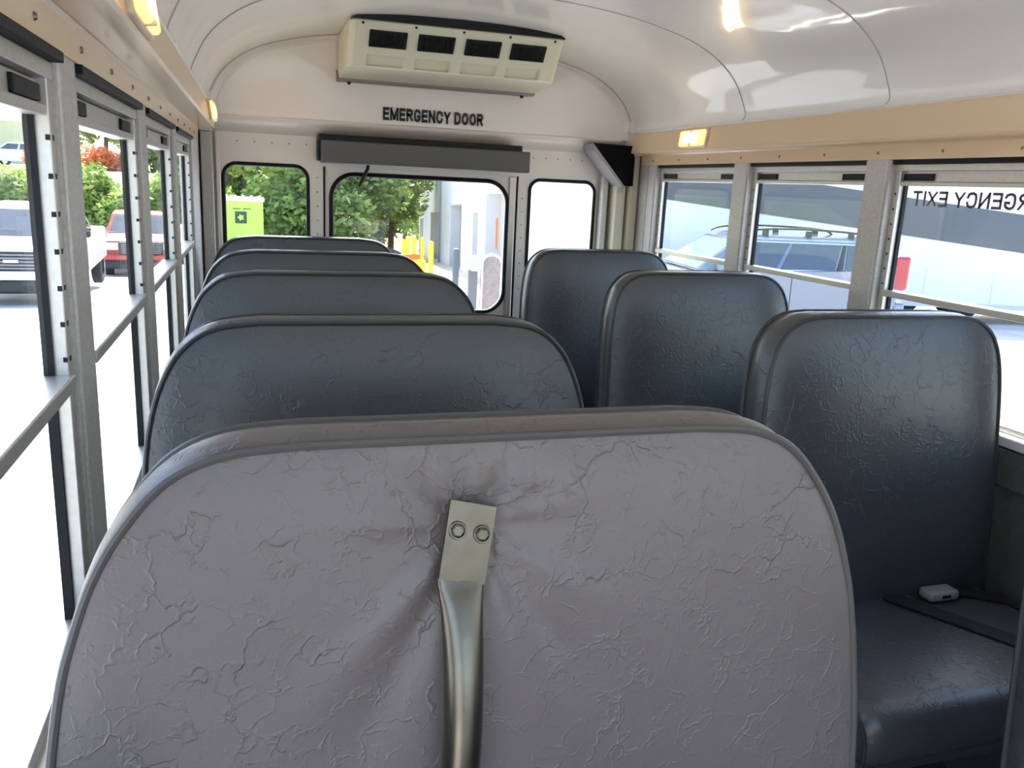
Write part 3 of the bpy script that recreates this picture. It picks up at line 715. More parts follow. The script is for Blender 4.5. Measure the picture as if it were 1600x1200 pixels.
vs = [(x-ac.location.x, y-3.7, z-ac.location.z) for y in (3.212, 3.60) for x, z in poly]; n = len(poly)
obj('top_gasket', vs, [tuple(range(n)), tuple(range(n, 2*n))[::-1]]+[(i, (i+1) % n, n+(i+1) % n, n+i) for i in range(n)], 'black_plastic', ac)
FA = math.atan2(0.079, 0.101)               # slope of the front face
for a, b in VX:
    v_ = empty('vent', q((a+b)/2, 3.2635-0.002, 0.505)); v_.parent = ac; v_.rotation_euler = (FA, 0, 0)
    W2, H2 = (b-a)/2, 0.032
    for x0, x1, z0, z1 in ((-W2, W2, H2-0.007, H2), (-W2, W2, -H2, -H2+0.007), (-W2, -W2+0.012, -H2, H2), (W2-0.012, W2, -H2, H2)):
        box('vent_frame', x0, x1, -0.006, 0.006, z0, z1, 'black_plastic', v_, 0.0015)
    box('vent_back', -W2+0.004, W2-0.004, -0.0005, 0.006, -H2+0.004, H2-0.004, 'notch', v_)
    bm = bmesh.new()
    for j in range(11):
        x = -W2+0.018+j*(2*W2-0.036)/10; bm_box(bm, x-0.0013, x+0.0013, -0.004, 0.0, -H2+0.006, H2-0.006)
    bm_box(bm, -0.012, 0.012, -0.006, 0.0, -0.004, 0.003)
    from_bm('slats', bm, 'black_plastic', v_)['kind'] = 'stuff'
for x in (0.392, 0.585, 0.765, 0.945, 1.125):
    bm = bmesh.new(); bmesh.ops.create_uvsphere(bm, u_segments=10, v_segments=6, radius=0.0052)
    bmesh.ops.translate(bm, vec=q(x, 3.229, 0.550), verts=bm.verts); from_bm('screw', bm, 'notch', ac, True)
for x in (0.385, 1.125):
    bm = bmesh.new(); bmesh.ops.create_uvsphere(bm, u_segments=10, v_segments=6, radius=0.008)
    bmesh.ops.translate(bm, vec=q(x, 3.635, 0.383), verts=bm.verts); from_bm('drain_stub', bm, 'notch', ac, True)

# padded header over the rear door and corner wedge
hp = tag(empty('door_header_pad', (0.72, 3.70, e(0.06))), 'long dark grey padded header above the emergency door window', 'header pad')
def hb(n_, x0, x1, y0, y1, z0, z1, m, bev): return box(n_, x0-0.72, x1-0.72, y0-3.70, y1-3.70, e(z0)-e(0.06), e(z1)-e(0.06), m, hp, bev)
hb('pad', 0.268, 1.168, 3.60, 3.69, 0.062, 0.152, 'header_grey', 0.006)
hb('backing', 0.262, 1.135, 3.615, 3.776, 0.085, 0.176, 'black_plastic', 0.004)
hb('end_cap', 0.256, 0.268, 3.61, 3.70, 0.070, 0.150, 'black_plastic', 0.002)
wd = tag(empty('corner_speaker_cover', (1.60, 3.6, e(0.1))), 'black and grey triangular padded cover in the upper rear right corner', 'corner cover')
def WP(x, y, z): return (x-1.60, y-3.6, e(z)-e(0.1))
tri = [(1.468, 0.208), (1.655, 0.205), (1.668, 0.150), (1.668, 0.028), (1.625, 0.030), (1.478, 0.190)]
vs = [WP(x, 3.60, z) for x, z in tri]+[WP(x, 3.72, z) for x, z in tri]; n = len(tri)
obj('side_pad', vs, [tuple(range(n)), tuple(range(n, 2*n))[::-1]]+[(i, (i+1) % n, n+(i+1) % n, n+i) for i in range(n)], 'wedge_black', wd)
gr = [(1.462, 0.206), (1.478, 0.189), (1.625, 0.029), (1.618, 0.022), (1.468, 0.176)]
vs = [WP(x, 3.602, z) for x, z in gr]+[WP(x, 3.73, z) for x, z in gr]; n = len(gr)
obj('slanted_pad', vs, [tuple(range(n)), tuple(range(n, 2*n))[::-1]]+[(i, (i+1) % n, n+(i+1) % n, n+i) for i in range(n)], 'wedge_grey', wd)

# ================================================================== DOME LAMPS on the tan housings
def lamp(X, s, y, ln, label):
    root = tag(empty('dome_lamp', (X(0.062), y, e(0.215))), label, 'lamp', 'amber lamps on the tan housings')
    L = ln/2; h = 0.030
    def shell(n_, l, hh, d0, d1, m, par, bev):
        o = box(n_, s*d0, s*d1, -l, l, -hh, hh, m, par, bev, 3, True); o.rotation_euler[1] = -s*0.13; return o
    shell('bezel', L+0.008, h+0.006, -0.004, 0.008, 'bezel', root, 0.004)
    ln_ = shell('lens', L, h, 0.004, 0.020, 'lens', root, 0.007)
    shell('bulb_glow', L*0.62, h*0.72, 0.012, 0.0215, 'lens_core', root, 0.006)
    bar = shell('lens_bar', 0.003, h+0.002, 0.004, 0.0225, 'bezel', root, 0.001)
    return root
lamp(XLf, 1, 1.27, 0.20, 'amber lamp at the upper left edge, nearest on the left housing')
lamp(XLf, 1, 3.33, 0.20, 'small amber lamp at the rear end of the left housing')
lamp(XRf, -1, 3.03, 0.19, 'lit square amber lamp on the right tan housing')

# ================================================================== OUTDOORS
def gz(x, y): return -0.86-0.055*max(0.0, y-12.0)
GX0, GX1, GY0, GY1, ST = -60, 60, -40, 80, 4
nx, ny = (GX1-GX0)//ST+1, (GY1-GY0)//ST+1
vs = [(GX0+i*ST, GY0+j*ST, gz(0, GY0+j*ST)) for j in range(ny) for i in range(nx)]
fs = [(j*nx+i, j*nx+i+1, (j+1)*nx+i+1, (j+1)*nx+i) for j in range(ny-1) for i in range(nx-1)]
ground = tag(obj('ground', vs, fs, 'asphalt', None), 'pale sunlit asphalt of the parking lot', kind='structure')
# lower body of the bus outside, so that it stands on the ground
sk = S(box('bus_skirt', 0.42, XR+0.06, YF, YB+0.04, -0.55, -0.062, 'bus_yellow'))
box('skirt_side', XL-0.06, 0.42, YD1+0.05, YB+0.04, -0.55, -0.062, 'bus_yellow', sk)

def loft_body(name, prof, hw_, m, parent, crown=0.05, edge=0.10):
    """car body: side profile (x, z) lofted across y with rounded shoulders"""
    n = len(prof); cx = sum(p[0] for p in prof)/n; cz = sum(p[1] for p in prof)/n; vs = []; fs = []
    T = [-1, -0.97, -0.9, -0.6, 0, 0.6, 0.9, 0.97, 1]
    for t in T:
        a = abs(t); k_ = 1-crown*max(0, (a-0.5)/0.5)**3
        for x, z in prof: vs.append((cx+(x-cx)*k_, t*hw_, cz+(z-cz)*(1-crown*max(0, (a-0.85)/0.15)**2)))
    for r in range(len(T)-1):
        for i in range(n): fs.append((r*n+i, r*n+(i+1) % n, (r+1)*n+(i+1) % n, (r+1)*n+i))
    fs += [tuple(range(n)), tuple(range((len(T)-1)*n, len(T)*n))[::-1]]
    return obj(name, vs, fs, m, parent, False)
def wheel(x, y, r, parent, wd=0.22):
    w_ = empty('wheel', (x, y, r)); w_.parent = parent
    pr = [(-wd/2, r*0.86), (-wd/2+0.03, r), (wd/2-0.03, r), (wd/2, r*0.86), (wd/2, r*0.62), (-wd/2, r*0.62)]
    vs = []; fs = []; N_ = 24
    for j in range(N_):
        a = 2*math.pi*j/N_
        for d, rr in pr: vs.append((rr*math.cos(a), d, rr*math.sin(a)))
    k_ = len(pr)
    for j in range(N_):
        for i in range(k_): fs.append((j*k_+i, j*k_+(i+1) % k_, ((j+1) % N_)*k_+(i+1) % k_, ((j+1) % N_)*k_+i))
    obj('tyre', vs, fs, 'tyre', w_)
    vs = []; fs = []
    for d in (-wd/2+0.03, wd/2-0.03):
        for j in range(16): vs.append((r*0.63*math.cos(2*math.pi*j/16), d, r*0.63*math.sin(2*math.pi*j/16)))
    fs = [tuple(range(16)), tuple(range(16, 32))]+[(j, (j+1) % 16, 16+(j+1) % 16, 16+j) for j in range(16)]
    obj('rim', vs, fs, 'chrome', w_)
class Cabin:
    """glasshouse frustum: belt rectangle to roof rectangle"""
    def __init__(s, xb0, xb1, xt0, xt1, zb, zt, wb, wt, m, parent, arch=0.05):
        s.c = (xb0, xb1, xt0, xt1, zb, zt, wb, wt)
        N_ = 10; vs = []; fs = []
        bm = bmesh.new()
        b = [bm.verts.new(v) for v in ((xb0, -wb, zb), (xb1, -wb, zb), (xb1, wb, zb), (xb0, wb, zb))]
        m1 = [bm.verts.new(v) for v in ((xt0-0.03, -wt, zt-arch), (xt1+0.06, -wt, zt-arch), (xt1+0.06, wt, zt-arch), (xt0-0.03, wt, zt-arch))]
        tt = [bm.verts.new(v) for v in ((xt0+0.12, -wt+0.1, zt), (xt1-0.25, -wt+0.1, zt), (xt1-0.25, wt-0.1, zt), (xt0+0.12, wt-0.1, zt))]
        for A, B in ((b, m1), (m1, tt)):
            for i in range(4): bm.faces.new((A[i], A[(i+1) % 4], B[(i+1) % 4], B[i]))
        bm.faces.new(b[::-1]); bm.faces.new(tt)
        s.zm = zt-arch; s.obj = from_bm('cabin', bm, m, parent); s.parent = parent
    def side(s, name, sgn, pts, m):
        """panel on the side: pts (x-fraction along, height fraction)"""
        xb0, xb1, xt0, xt1, zb, zt, wb, wt = s.c; o = []
        for d in (0.004, 0.012):
            for a, t in pts:
                x0 = xb0+(xt0-0.03-xb0)*t; x1 = xb1+(xt1+0.06-xb1)*t
                o.append((x0+(x1-x0)*a, sgn*(wb+(wt-wb)*t+d), zb+(s.zm-zb)*t))
        n = len(pts)
        return obj(name, o, [tuple(range(n)), tuple(range(n, 2*n))]+[(i, (i+1) % n, n+(i+1) % n, n+i) for i in range(n)], m, s.parent)
    def end(s, name, front, t0, t1, inset, m):
        xb0, xb1, xt0, xt1, zb, zt, wb, wt = s.c; o = []
        xb, xt = (xb1, xt1+0.06) if front else (xb0, xt0-0.03); sg = 1 if front else -1
        for d in (0.004, 0.012):
            for t, q_ in ((t0, -1), (t0, 1), (t1, 1), (t1, -1)):
                o.append((xb+(xt-xb)*t+sg*d, q_*((wb+(wt-wb)*t)-inset), zb+(s.zm-zb)*t))
        return obj(name, o, [(0, 1, 2, 3), (4, 5, 6, 7), (0, 1, 5, 4), (1, 2, 6, 5), (2, 3, 7, 6), (3, 0, 4, 7)], m, s.parent)

def pickup(label, u, D, x, y, yaw, paint, grille):
    r = tag(empty('pickup_truck', (x, y, gz(x, y)), yaw), label, 'pickup truck')
    prof = [(-2.85, 0.55), (-2.85, 1.25), (-0.75, 1.27), (1.0, 1.24), (1.25, 1.26), (2.35, 1.20), (2.62, 1.12), (2.70, 0.95), (2.70, 0.62), (2.55, 0.50)]
    loft_body('body', prof, 0.98, paint, r, 0.04)
    c = Cabin(-0.85, 1.30, -0.65, 0.55, 1.22, 1.86, 0.93, 0.74, paint, r, 0.07)
    for sg in (-1, 1):
        c.side('side_window', sg, [(0.06, 0.12), (0.46, 0.12), (0.46, 0.88), (0.10, 0.88)], 'car_glass')
        c.side('side_window', sg, [(0.52, 0.12), (0.90, 0.12), (0.90, 0.5), (0.93, 0.88), (0.52, 0.88)], 'car_glass')
        box('mirror', 0.95, 1.12, sg*1.0-0.10*(sg < 0), sg*1.0+0.10*(sg > 0), 1.25, 1.45, 'car_trim', r, 0.03)
        box('headlight', 2.52, 2.73, sg*0.93, sg*0.58, 0.88, 1.08, 'lamp_clear', r, 0.03)
        box('fog_lamp', 2.70, 2.76, sg*0.80, sg*0.62, 0.58, 0.68, 'lamp_clear', r, 0.01)
    c.end('windscreen', True, 0.08, 0.92, 0.08, 'car_glass')
    g = box('grille', 2.62, 2.745, -0.57, 0.57, 0.76, 1.10, grille, r, 0.02)
    for k_ in range(5): box('grille_bar', 2.742, 2.757, -0.52, 0.52, 0.79+k_*0.06, 0.815+k_*0.06, 'car_grey', g)
    box('emblem', 2.745, 2.765, -0.12, 0.12, 0.90, 0.96, 'chrome', g, 0.008)
    box('bumper', 2.60, 2.84, -0.97, 0.97, 0.60, 0.76, paint, r, 0.04)
    box('lower_bumper', 2.55, 2.80, -0.95, 0.95, 0.36, 0.60, 'car_trim', r, 0.04)
    for wx_ in (-1.85, 1.80):
        for sg in (-1, 1): wheel(wx_, sg*0.86, 0.40, r)
    return r
PI = math.pi
pickup('white pickup truck with dark grille, front facing the left windows', 0, 0, -4.25, 19.4, -PI/2+0.05, 'car_white', 'car_trim')
pickup('red pickup truck parked farther back, seen through the left windows', 0, 0, -3.40, 28.5, -PI/2+0.12, 'car_red', 'car_trim')

def sedan(label, x, y, yaw, paint, suv=False, z=None):
    r = tag(empty('parked_car', (x, y, gz(x, y) if z is None else z), yaw), label, 'car')
    prof = [(-2.25, 0.45), (-2.28, 0.85), (-2.15, 1.02), (-1.2, 1.05), (0.9, 1.0), (1.9, 0.90), (2.22, 0.75), (2.28, 0.5), (2.1, 0.3), (-2.1, 0.3)]
    loft_body('body', prof, 0.9, paint, r, 0.06)
    c = Cabin(-1.9 if not suv else -2.15, 1.05, -1.2 if not suv else -1.9, 0.25, 0.98, 1.48 if not suv else 1.66, 0.84, 0.64, paint, r, 0.06)
    for sg in (-1, 1):
        c.side('side_window', sg, [(0.12, 0.12), (0.46, 0.12), (0.46, 0.88), (0.14, 0.88)], 'car_glass'); c.side('side_window', sg, [(0.51, 0.12), (0.90, 0.12), (0.92, 0.88), (0.51, 0.88)], 'car_glass')
        box('headlight', 2.05, 2.24, sg*0.84, sg*0.5, 0.66, 0.80, 'lamp_clear', r, 0.03); box('tail_light', -2.28, -2.18, sg*0.85, sg*0.55, 0.80, 0.98, 'lamp_red', r, 0.02)
    c.end('windscreen', True, 0.06, 0.92, 0.08, 'car_glass'); c.end('rear_glass', False, 0.1, 0.9, 0.1, 'car_glass')
    box('grille', 2.2, 2.31, -0.5, 0.5, 0.5, 0.66, 'car_trim', r, 0.02); box('bumper', -2.34, -2.2, -0.84, 0.84, 0.4, 0.62, paint, r, 0.04)
    for wx_ in (-1.4, 1.4):
        for sg in (-1, 1): wheel(wx_, sg*0.80, 0.33, r, 0.2)
    return r
sedan('silver car behind the white pickup, top left window', -8.1, 27.5, -PI/2+0.1, 'car_white', True)
sedan('dark grey car parked behind the white pickup', -6.6, 34.0, -PI/2, 'car_grey', False)
sedan('blue car beside the orange traffic cone', -2.5, 36.0, -PI/2+0.3, 'car_blue', False)

# traffic cone
p = at_depth(251, 400, 27.5); cone = tag(empty('traffic_cone', (p.x, p.y, gz(p.x, p.y))), 'orange traffic cone with white band on the asphalt', 'traffic cone')
def lathe(name, prof, m, parent, n=20):
    vs = []; fs = []
    for r_, z in prof:
        for j in range(n): vs.append((r_*math.cos(2*PI*j/n), r_*math.sin(2*PI*j/n), z))
    for i in range(len(prof)-1):
        for j in range(n): fs.append((i*n+j, i*n+(j+1) % n, (i+1)*n+(j+1) % n, (i+1)*n+j))
    fs += [tuple(range(n)), tuple(range((len(prof)-1)*n, len(prof)*n))[::-1]]
    return obj(name, vs, fs, m, parent, False)
box('base', -0.22, 0.22, -0.22, 0.22, 0, 0.04, 'car_trim', cone, 0.01); lathe('body', [(0.15, 0.03), (0.10, 0.36), (0.035, 0.90), (0.03, 0.92)], 'orange', cone)
lathe('band', [(0.106, 0.36), (0.078, 0.56), (0.076, 0.56), (0.1, 0.36)], 'car_white', cone); lathe('band', [(0.068, 0.66), (0.052, 0.78), (0.05, 0.78), (0.064, 0.66)], 'car_white', cone)

# ---- the blue-grey estate car outside the right windows
def wagon():
    a = at_depth(1416, 440, 13.7); b = at_depth(975, 440, 13.0); a.z = b.z = 0     # near side: tail and nose
    d = (b-a).normalized(); yaw = math.atan2(d.y, d.x); nn = Vector((-d.y, d.x, 0)); nn = nn if nn.y > 0 else -nn
    mid = (a+b)/2+nn*0.92
    r = tag(empty('estate_car', (mid.x, mid.y, gz(mid.x, mid.y)), yaw), 'blue-grey estate car with roof rails outside the right windows', 'car')
    prof = [(-2.32, 0.45), (-2.38, 0.80), (-2.32, 1.10), (-2.1, 1.17), (-0.6, 1.13), (0.95, 1.07), (1.25, 1.06), (1.9, 0.99), (2.2, 0.86), (2.34, 0.62), (2.30, 0.40), (2.1, 0.30), (-2.2, 0.30)]
    loft_body('body', [(q.x, q.y) for q in spline([(x, z, 0) for x, z in prof], 3)], 0.94, 'car_silver', r, 0.05)
    c = Cabin(-2.25, 1.22, -2.02, 0.42, 1.08, 1.66, 0.88, 0.70, 'car_silver', r, 0.07)
    near = -1 if True else 1
    for sg in (-1, 1):
        c.side('side_window', sg, [(0.055, 0.16), (0.27, 0.13), (0.255, 0.90), (0.10, 0.86)], 'car_glass')
        c.side('side_window', sg, [(0.325, 0.12), (0.60, 0.10), (0.62, 0.90), (0.30, 0.90)], 'car_glass')
        c.side('side_window', sg, [(0.625, 0.10), (0.905, 0.08), (0.90, 0.45), (0.955, 0.90), (0.645, 0.90)], 'car_glass')
        c.side('window_chrome', sg, [(0.05, 0.115), (0.92, 0.035), (0.92, 0.07), (0.05, 0.15)], 'chrome')
        c.side('window_chrome', sg, [(0.09, 0.92), (0.97, 0.92), (0.97, 0.955), (0.09, 0.955)], 'chrome')
        c.side('pillar', sg, [(0.283, 0.13), (0.312, 0.13), (0.286, 0.90), (0.268, 0.90)], 'car_trim')
        rl_ = tube('roof_rail', spline([(-1.85, sg*0.60, 1.64), (-1.6, sg*0.60, 1.735), (-0.6, sg*0.60, 1.77), (0.2, sg*0.60, 1.735), (0.45, sg*0.61, 1.66)], 6), 0.018, 'car_trim', r, 8)
        for x in (-1.5, -0.75, 0.0): box('rail_foot', x-0.05, x+0.05, sg*0.60-0.015, sg*0.60+0.015, 1.60, 1.74, 'car_trim', rl_)
        box('tail_light', -2.42, -2.16, sg*0.955, sg*0.74, 0.86, 1.42, 'lamp_red', r, 0.05)
        box('headlight', 1.98, 2.26, sg*0.93, sg*0.55, 0.72, 0.90, 'lamp_clear', r, 0.04)
        for x in (-1.15, 0.05): box('door_handle', x-0.11, x+0.11, sg*0.94, sg*0.975, 0.95, 0.98, 'car_silver', r, 0.01)
        for x in (-1.45, -0.38, 0.88): box('door_gap', x-0.006, x+0.006, sg*0.925, sg*0.9435, 0.42, 1.09, 'car_trim', r)
        box('mirror', 0.78, 0.96, sg*0.93, sg*1.10, 1.10, 1.24, 'car_silver', r, 0.03)
        box('sill_trim', -1.5, 1.4, sg*0.93, sg*0.955, 0.36, 0.48, 'car_trim', r, 0.01)
    c.end('windscreen', True, 0.05, 0.93, 0.06, 'car_windscreen'); c.end('rear_glass', False, 0.15, 0.9, 0.1, 'car_glass')
    box('grille', 2.25, 2.37, -0.45, 0.45, 0.58, 0.80, 'car_trim', r, 0.02); box('front_bumper', 2.2, 2.42, -0.9, 0.9, 0.36, 0.56, 'car_silver', r, 0.05); box('rear_bumper', -2.46, -2.25, -0.9, 0.9, 0.42, 0.66, 'car_silver', r, 0.05)
    for wx_ in (-1.40, 1.42):
        for sg in (-1, 1): wheel(wx_, sg*0.83, 0.35, r, 0.21)
wagon()

# ---- white motor coach behind it, with a diagonal slate band
def coach():
    D = 16.4
    a = at_depth(812, 330, D); b = at_depth(1780, 375, D); a.z = b.z = 0
    d = (b-a).normalized(); L = (b-a).length; yaw = math.atan2(d.y, d.x)
    zg = gz(a.x, a.y); r = tag(empty('motor_coach', (a.x, a.y, -0.86), yaw), 'long white motor coach with a diagonal slate band behind the estate car', 'coach')
    # local: x along the visible side, +y away from the camera, z up from the ground
    prof = [(0.0, 0.24), (0.0, 2.9), (0.10, 3.25), (0.35, 3.45), (2.1, 3.45), (2.4, 3.25), (2.5, 2.9), (2.5, 0.24)]
    n = len(prof); vs = [(0.0, y, z) for y, z in prof]+[(L, y, z) for y, z in prof]
    o = obj('body', vs, [tuple(range(n)), tuple(range(n, 2*n))[::-1]]+[(i, (i+1) % n, n+(i+1) % n, n+i) for i in range(n)], 'coach_white', r)
    inv = r.matrix_basis.inverted() if False else (Matrix.Translation((a.x, a.y, -0.86)) @ Matrix.Rotation(yaw, 4, 'Z')).inverted()
    def loc(u, v):                       # pixel -> point on the coach side plane
        rd = ray(u, v); nn = Vector((-d.y, d.x, 0)); o0 = Vector((0, 0, EYE)); t_ = (a-o0).dot(nn)/rd.dot(nn) if abs(rd.dot(nn)) > 1e-9 else 0
        return inv @ (o0+rd*t_)
    q = [loc(992, 240), loc(1640, 342), loc(1640, 402), loc(992, 304)]
    for p_ in q: p_.z = min(p_.z, 2.88)
    vs = [(p_.x, -0.004, p_.z) for p_ in q]+[(p_.x, -0.02, p_.z) for p_ in q]
    obj('slate_band', vs, [(0, 1, 2, 3), (4, 5, 6, 7), (0, 1, 5, 4), (1, 2, 6, 5), (2, 3, 7, 6), (3, 0, 4, 7)], 'coach_band', r)['label'] = 'slate blue-grey diagonal band'
    for k_ in range(1, 9): box('panel_joint', k_*L/9-0.006, k_*L/9+0.006, -0.004, 0.004, 0.3, 1.0, 'jamb_grey', r)
    box('skirt', 0.05, L-0.05, -0.008, 0.02, 0.24, 0.34, 'jamb_grey', r)
    for x in (2.4, L-3.2, L-4.5):
        for y in (0.25, 2.25): wheel(x, y, 0.5, r, 0.3)
    box('end_window', -0.02, 0.0, 0.3, 2.2, 1.5, 2.9, 'car_glass', r, 0.0)
coach()

# ---- dock building seen through the rear door
def building():
    far = at_depth(655, 399, 53.7); near = at_depth(803, 466, 22.0)
    d = (far-near); L = d.length; ex = d.normalized()
    nrm_ = Vector((ex.y, -ex.x, 0)).normalized()            # to the right, into the building
    if nrm_.x < 0: nrm_ = -nrm_
    upv = nrm_.cross(ex).normalized()
    if upv.z < 0: upv = -upv
    r = tag(empty('dock_building', near), 'white warehouse wall with doorways, seen through the rear door window', 'building')
    inv_n = upv
    def Wp(s_, h_, t_): return ex*s_+upv*h_+nrm_*t_          # s along the wall from the near corner
    def slab(name, s0, s1, h0, h1, t0, t1, m, par=None):
        vs = [Wp(s, h_, t_) for t_ in (t0, t1) for s, h_ in ((s0, h0), (s1, h0), (s1, h1), (s0, h1))]
        return obj(name, vs, [(0, 1, 2, 3), (4, 5, 6, 7), (0, 1, 5, 4), (1, 2, 6, 5), (2, 3, 7, 6), (3, 0, 4, 7)], m, par or r)
    def s_at(u, v=380):
        rd = ray(u, v); t_ = (near-Vector((0, 0, EYE))).dot(nrm_)/rd.dot(nrm_); p_ = Vector((0, 0, EYE))+rd*t_; return (p_-near).dot(ex)
    openings = [(s_at(661), s_at(654.5), 2.35), (s_at(684), s_at(672), 2.6), (s_at(720), s_at(702), 2.75), (s_at(746), s_at(737), 2.35), (s_at(793), s_at(757), 2.9)]
    openings = sorted([(min(a, b), max(a, b), h_) for a, b, h_ in openings])
    cur = -0.2; TH = 0.55
    for (s0, s1, h_) in openings:
        slab('wall_pier', cur, s0, -0.3, 5.0, 0, TH, 'building_white')
        slab('lintel', s0, s1, h_, 5.0, 0, TH, 'building_white')
        slab('reveal', s1-0.02, s1+0.0, 0, h_, 0.02, TH, 'jamb_grey')
        slab('doorway_door', s0, s1, -0.2, h_, TH-0.1, TH, 'door_beige')
        cur = s1
    slab('wall_pier', cur, L, -0.3, 5.0, 0, TH, 'building_white')
    slab('end_wall', L-0.3, L, -0.3, 5.0, 0.5, 9, 'building_white')
    slab('roof', -0.3, L+0.3, 5.0, 5.2, -0.2, 9, 'jamb_grey')
    slab('rain_gutter', -0.3, L+0.3, 4.85, 5.0, -0.15, 0, 'pipe_grey')
    sp = s_at(690, 300); slab('downpipe', sp-0.05, sp+0.05, 0.1, 4.9, -0.12, -0.02, 'pipe_grey')
    sr = s_at(777, 350); slab('red_strip', sr-0.1, sr+0.1, 1.2, 2.1, -0.03, 0.0, 'orange')
building()
# bollards
for (u, v, D, pos) in ((631, 374, 30, 'far left'), (637, 369, 29, 'second from the left'), (647, 369, 27, 'in the middle'), (660, 371, 32, 'second from the right'), (674, 377, 24, 'far right, nearest the camera')):
    top = at_depth(u, v, D); g = gz(top.x, top.y)
    b = tag(empty('bollard', (top.x, top.y, g)), None, 'bollard', 'yellow bollards by the warehouse')
    b['label'] = 'yellow bollard by the warehouse, '+pos+' of the five'
    H = top.z-g
    lathe('post', [(0.075, 0), (0.075, H-0.05), (0.06, H-0.02), (0.03, H)], 'yellow', b, 16); lathe('collar', [(0.11, 0), (0.11, 0.03), (0.08, 0.05)], 'jamb_grey', b, 16)
p = at_depth(640, 402, 27); bb = tag(empty('orange_barrier', (p.x, p.y, gz(p.x, p.y)), 0.4), 'low orange barrier at the foot of the bollards', 'barrier')
Hh = p.z-gz(p.x, p.y)+0.1
box('rail', -0.40, 0.40, -0.04, 0.04, max(0.25, Hh-0.18), max(0.45, Hh), 'orange', bb, 0.02)
for x in (-0.45, 0.45): box('leg', x-0.05, x+0.05, -0.2, 0.2, 0, max(0.3, Hh-0.2), 'yellow', bb, 0.01)
p = at_depth(713, 388, 19.0); gp = tag(empty('dark_post', (p.x, p.y, gz(p.x, p.y))), 'dark grey guard post in front of the warehouse doorway', 'post')
H = p.z-gp.location.z; lathe('post', [(0.075, 0), (0.075, H-0.05), (0.06, H-0.02), (0.03, H)], 'building_dark', gp, 16); lathe('collar', [(0.12, 0), (0.12, 0.04), (0.09, 0.06)], 'jamb_grey', gp, 16)
# wheeled cart with rounded grey panel just outside the rear door
p = at_depth(769, 399, 6.6); gcy = gz(p.x, p.y)
ct = tag(empty('hand_cart', (p.x, p.y, gcy), -0.12), 'upright cart with rounded grey panel and bright metal rim outside the rear door', 'cart')
H = p.z-gcy
rr = rrect(-0.075, 0.075, H-0.95, H, 0.07, 6)
prism('back_panel', [(x, z) for x, z in rr], -0.012, 0.012, 'pad_grey', ct)
tube('metal_rim', [(x, 0, z) for x, z in rr], 0.014, 'chrome', ct, 8, True)
rr2 = rrect(-0.205, -0.085, H-0.12, H-0.005, 0.045, 5); prism('mesh_hood', rr2, -0.10, 0.05, 'mesh_metal', ct)
box('post', -0.185, -0.115, -0.04, 0.04, 0.1, H-0.1, 'building_dark', ct, 0.01)
for s in (-1, 1): tube('frame_leg', [(s*0.07, 0, H-0.9), (s*0.09, 0.02, 0.12)], 0.012, 'chrome', ct, 8)
box('base_plate', -0.22, 0.14, -0.25, 0.1, 0.06, 0.10, 'building_dark', ct, 0.01)
for s in (-1, 1): wheel(s*0.1-0.03, 0.08*s, 0.08, ct, 0.04)

# green storage container behind the left rear window
p = at_depth(352, 308, 29.5); q_ = at_depth(411, 311, 29.5); g = gz(p.x, p.y)
gc = tag(empty('green_container', ((p.x+q_.x)/2-0.35, p.y, g), 0.0), 'bright lime green container with pale lid behind the left rear window', 'container')
W_ = (q_.x-p.x)/2+0.35; H = p.z-g
box('body', -W_, W_, 0, 1.8, 0.1, H-0.12, 'green_box', gc, 0.02)
box('lid', -W_-0.05, W_+0.05, -0.08, 1.88, H-0.12, H, 'building_white', gc, 0.02)
for k_ in range(7): box('lid_rib', -W_+0.1+k_*(2*W_-0.2)/6-0.04, -W_+0.1+k_*(2*W_-0.2)/6+0.04, -0.09, 1.85, H, H+0.05, 'building_white', gc, 0.01)
sg_ = box('sign', 0.02, 0.42, -0.02, 0.0, H-0.90, H-0.48, 'sign_dark', gc, 0.005)
vs = [(0.22+0.13*math.cos(a_)*(1 if k_ % 2 else 0.55), -0.024, H-0.69+0.13*math.sin(a_)*(1 if k_ % 2 else 0.55)) for k_, a_ in enumerate([2*PI*j/10 for j in range(10)])]
obj('sign_mark', vs+[(x, y-0.006, z) for x, y, z in vs], [tuple(range(10)), tuple(range(10, 20))]+[(i, (i+1) % 10, 10+(i+1) % 10, 10+i) for i in range(10)], 'green_box', sg_)
for x in (-0.5, 0.1, 0.45): box('stripe', x-0.15, x+0.12, -0.012, 0.0, H-0.40, H-0.37, 'sign_dark', gc)
for s in (-1, 1): box('skid', s*(W_-0.25)-0.1, s*(W_-0.25)+0.1, 0.05, 1.75, 0.0, 0.1, 'building_dark', gc)

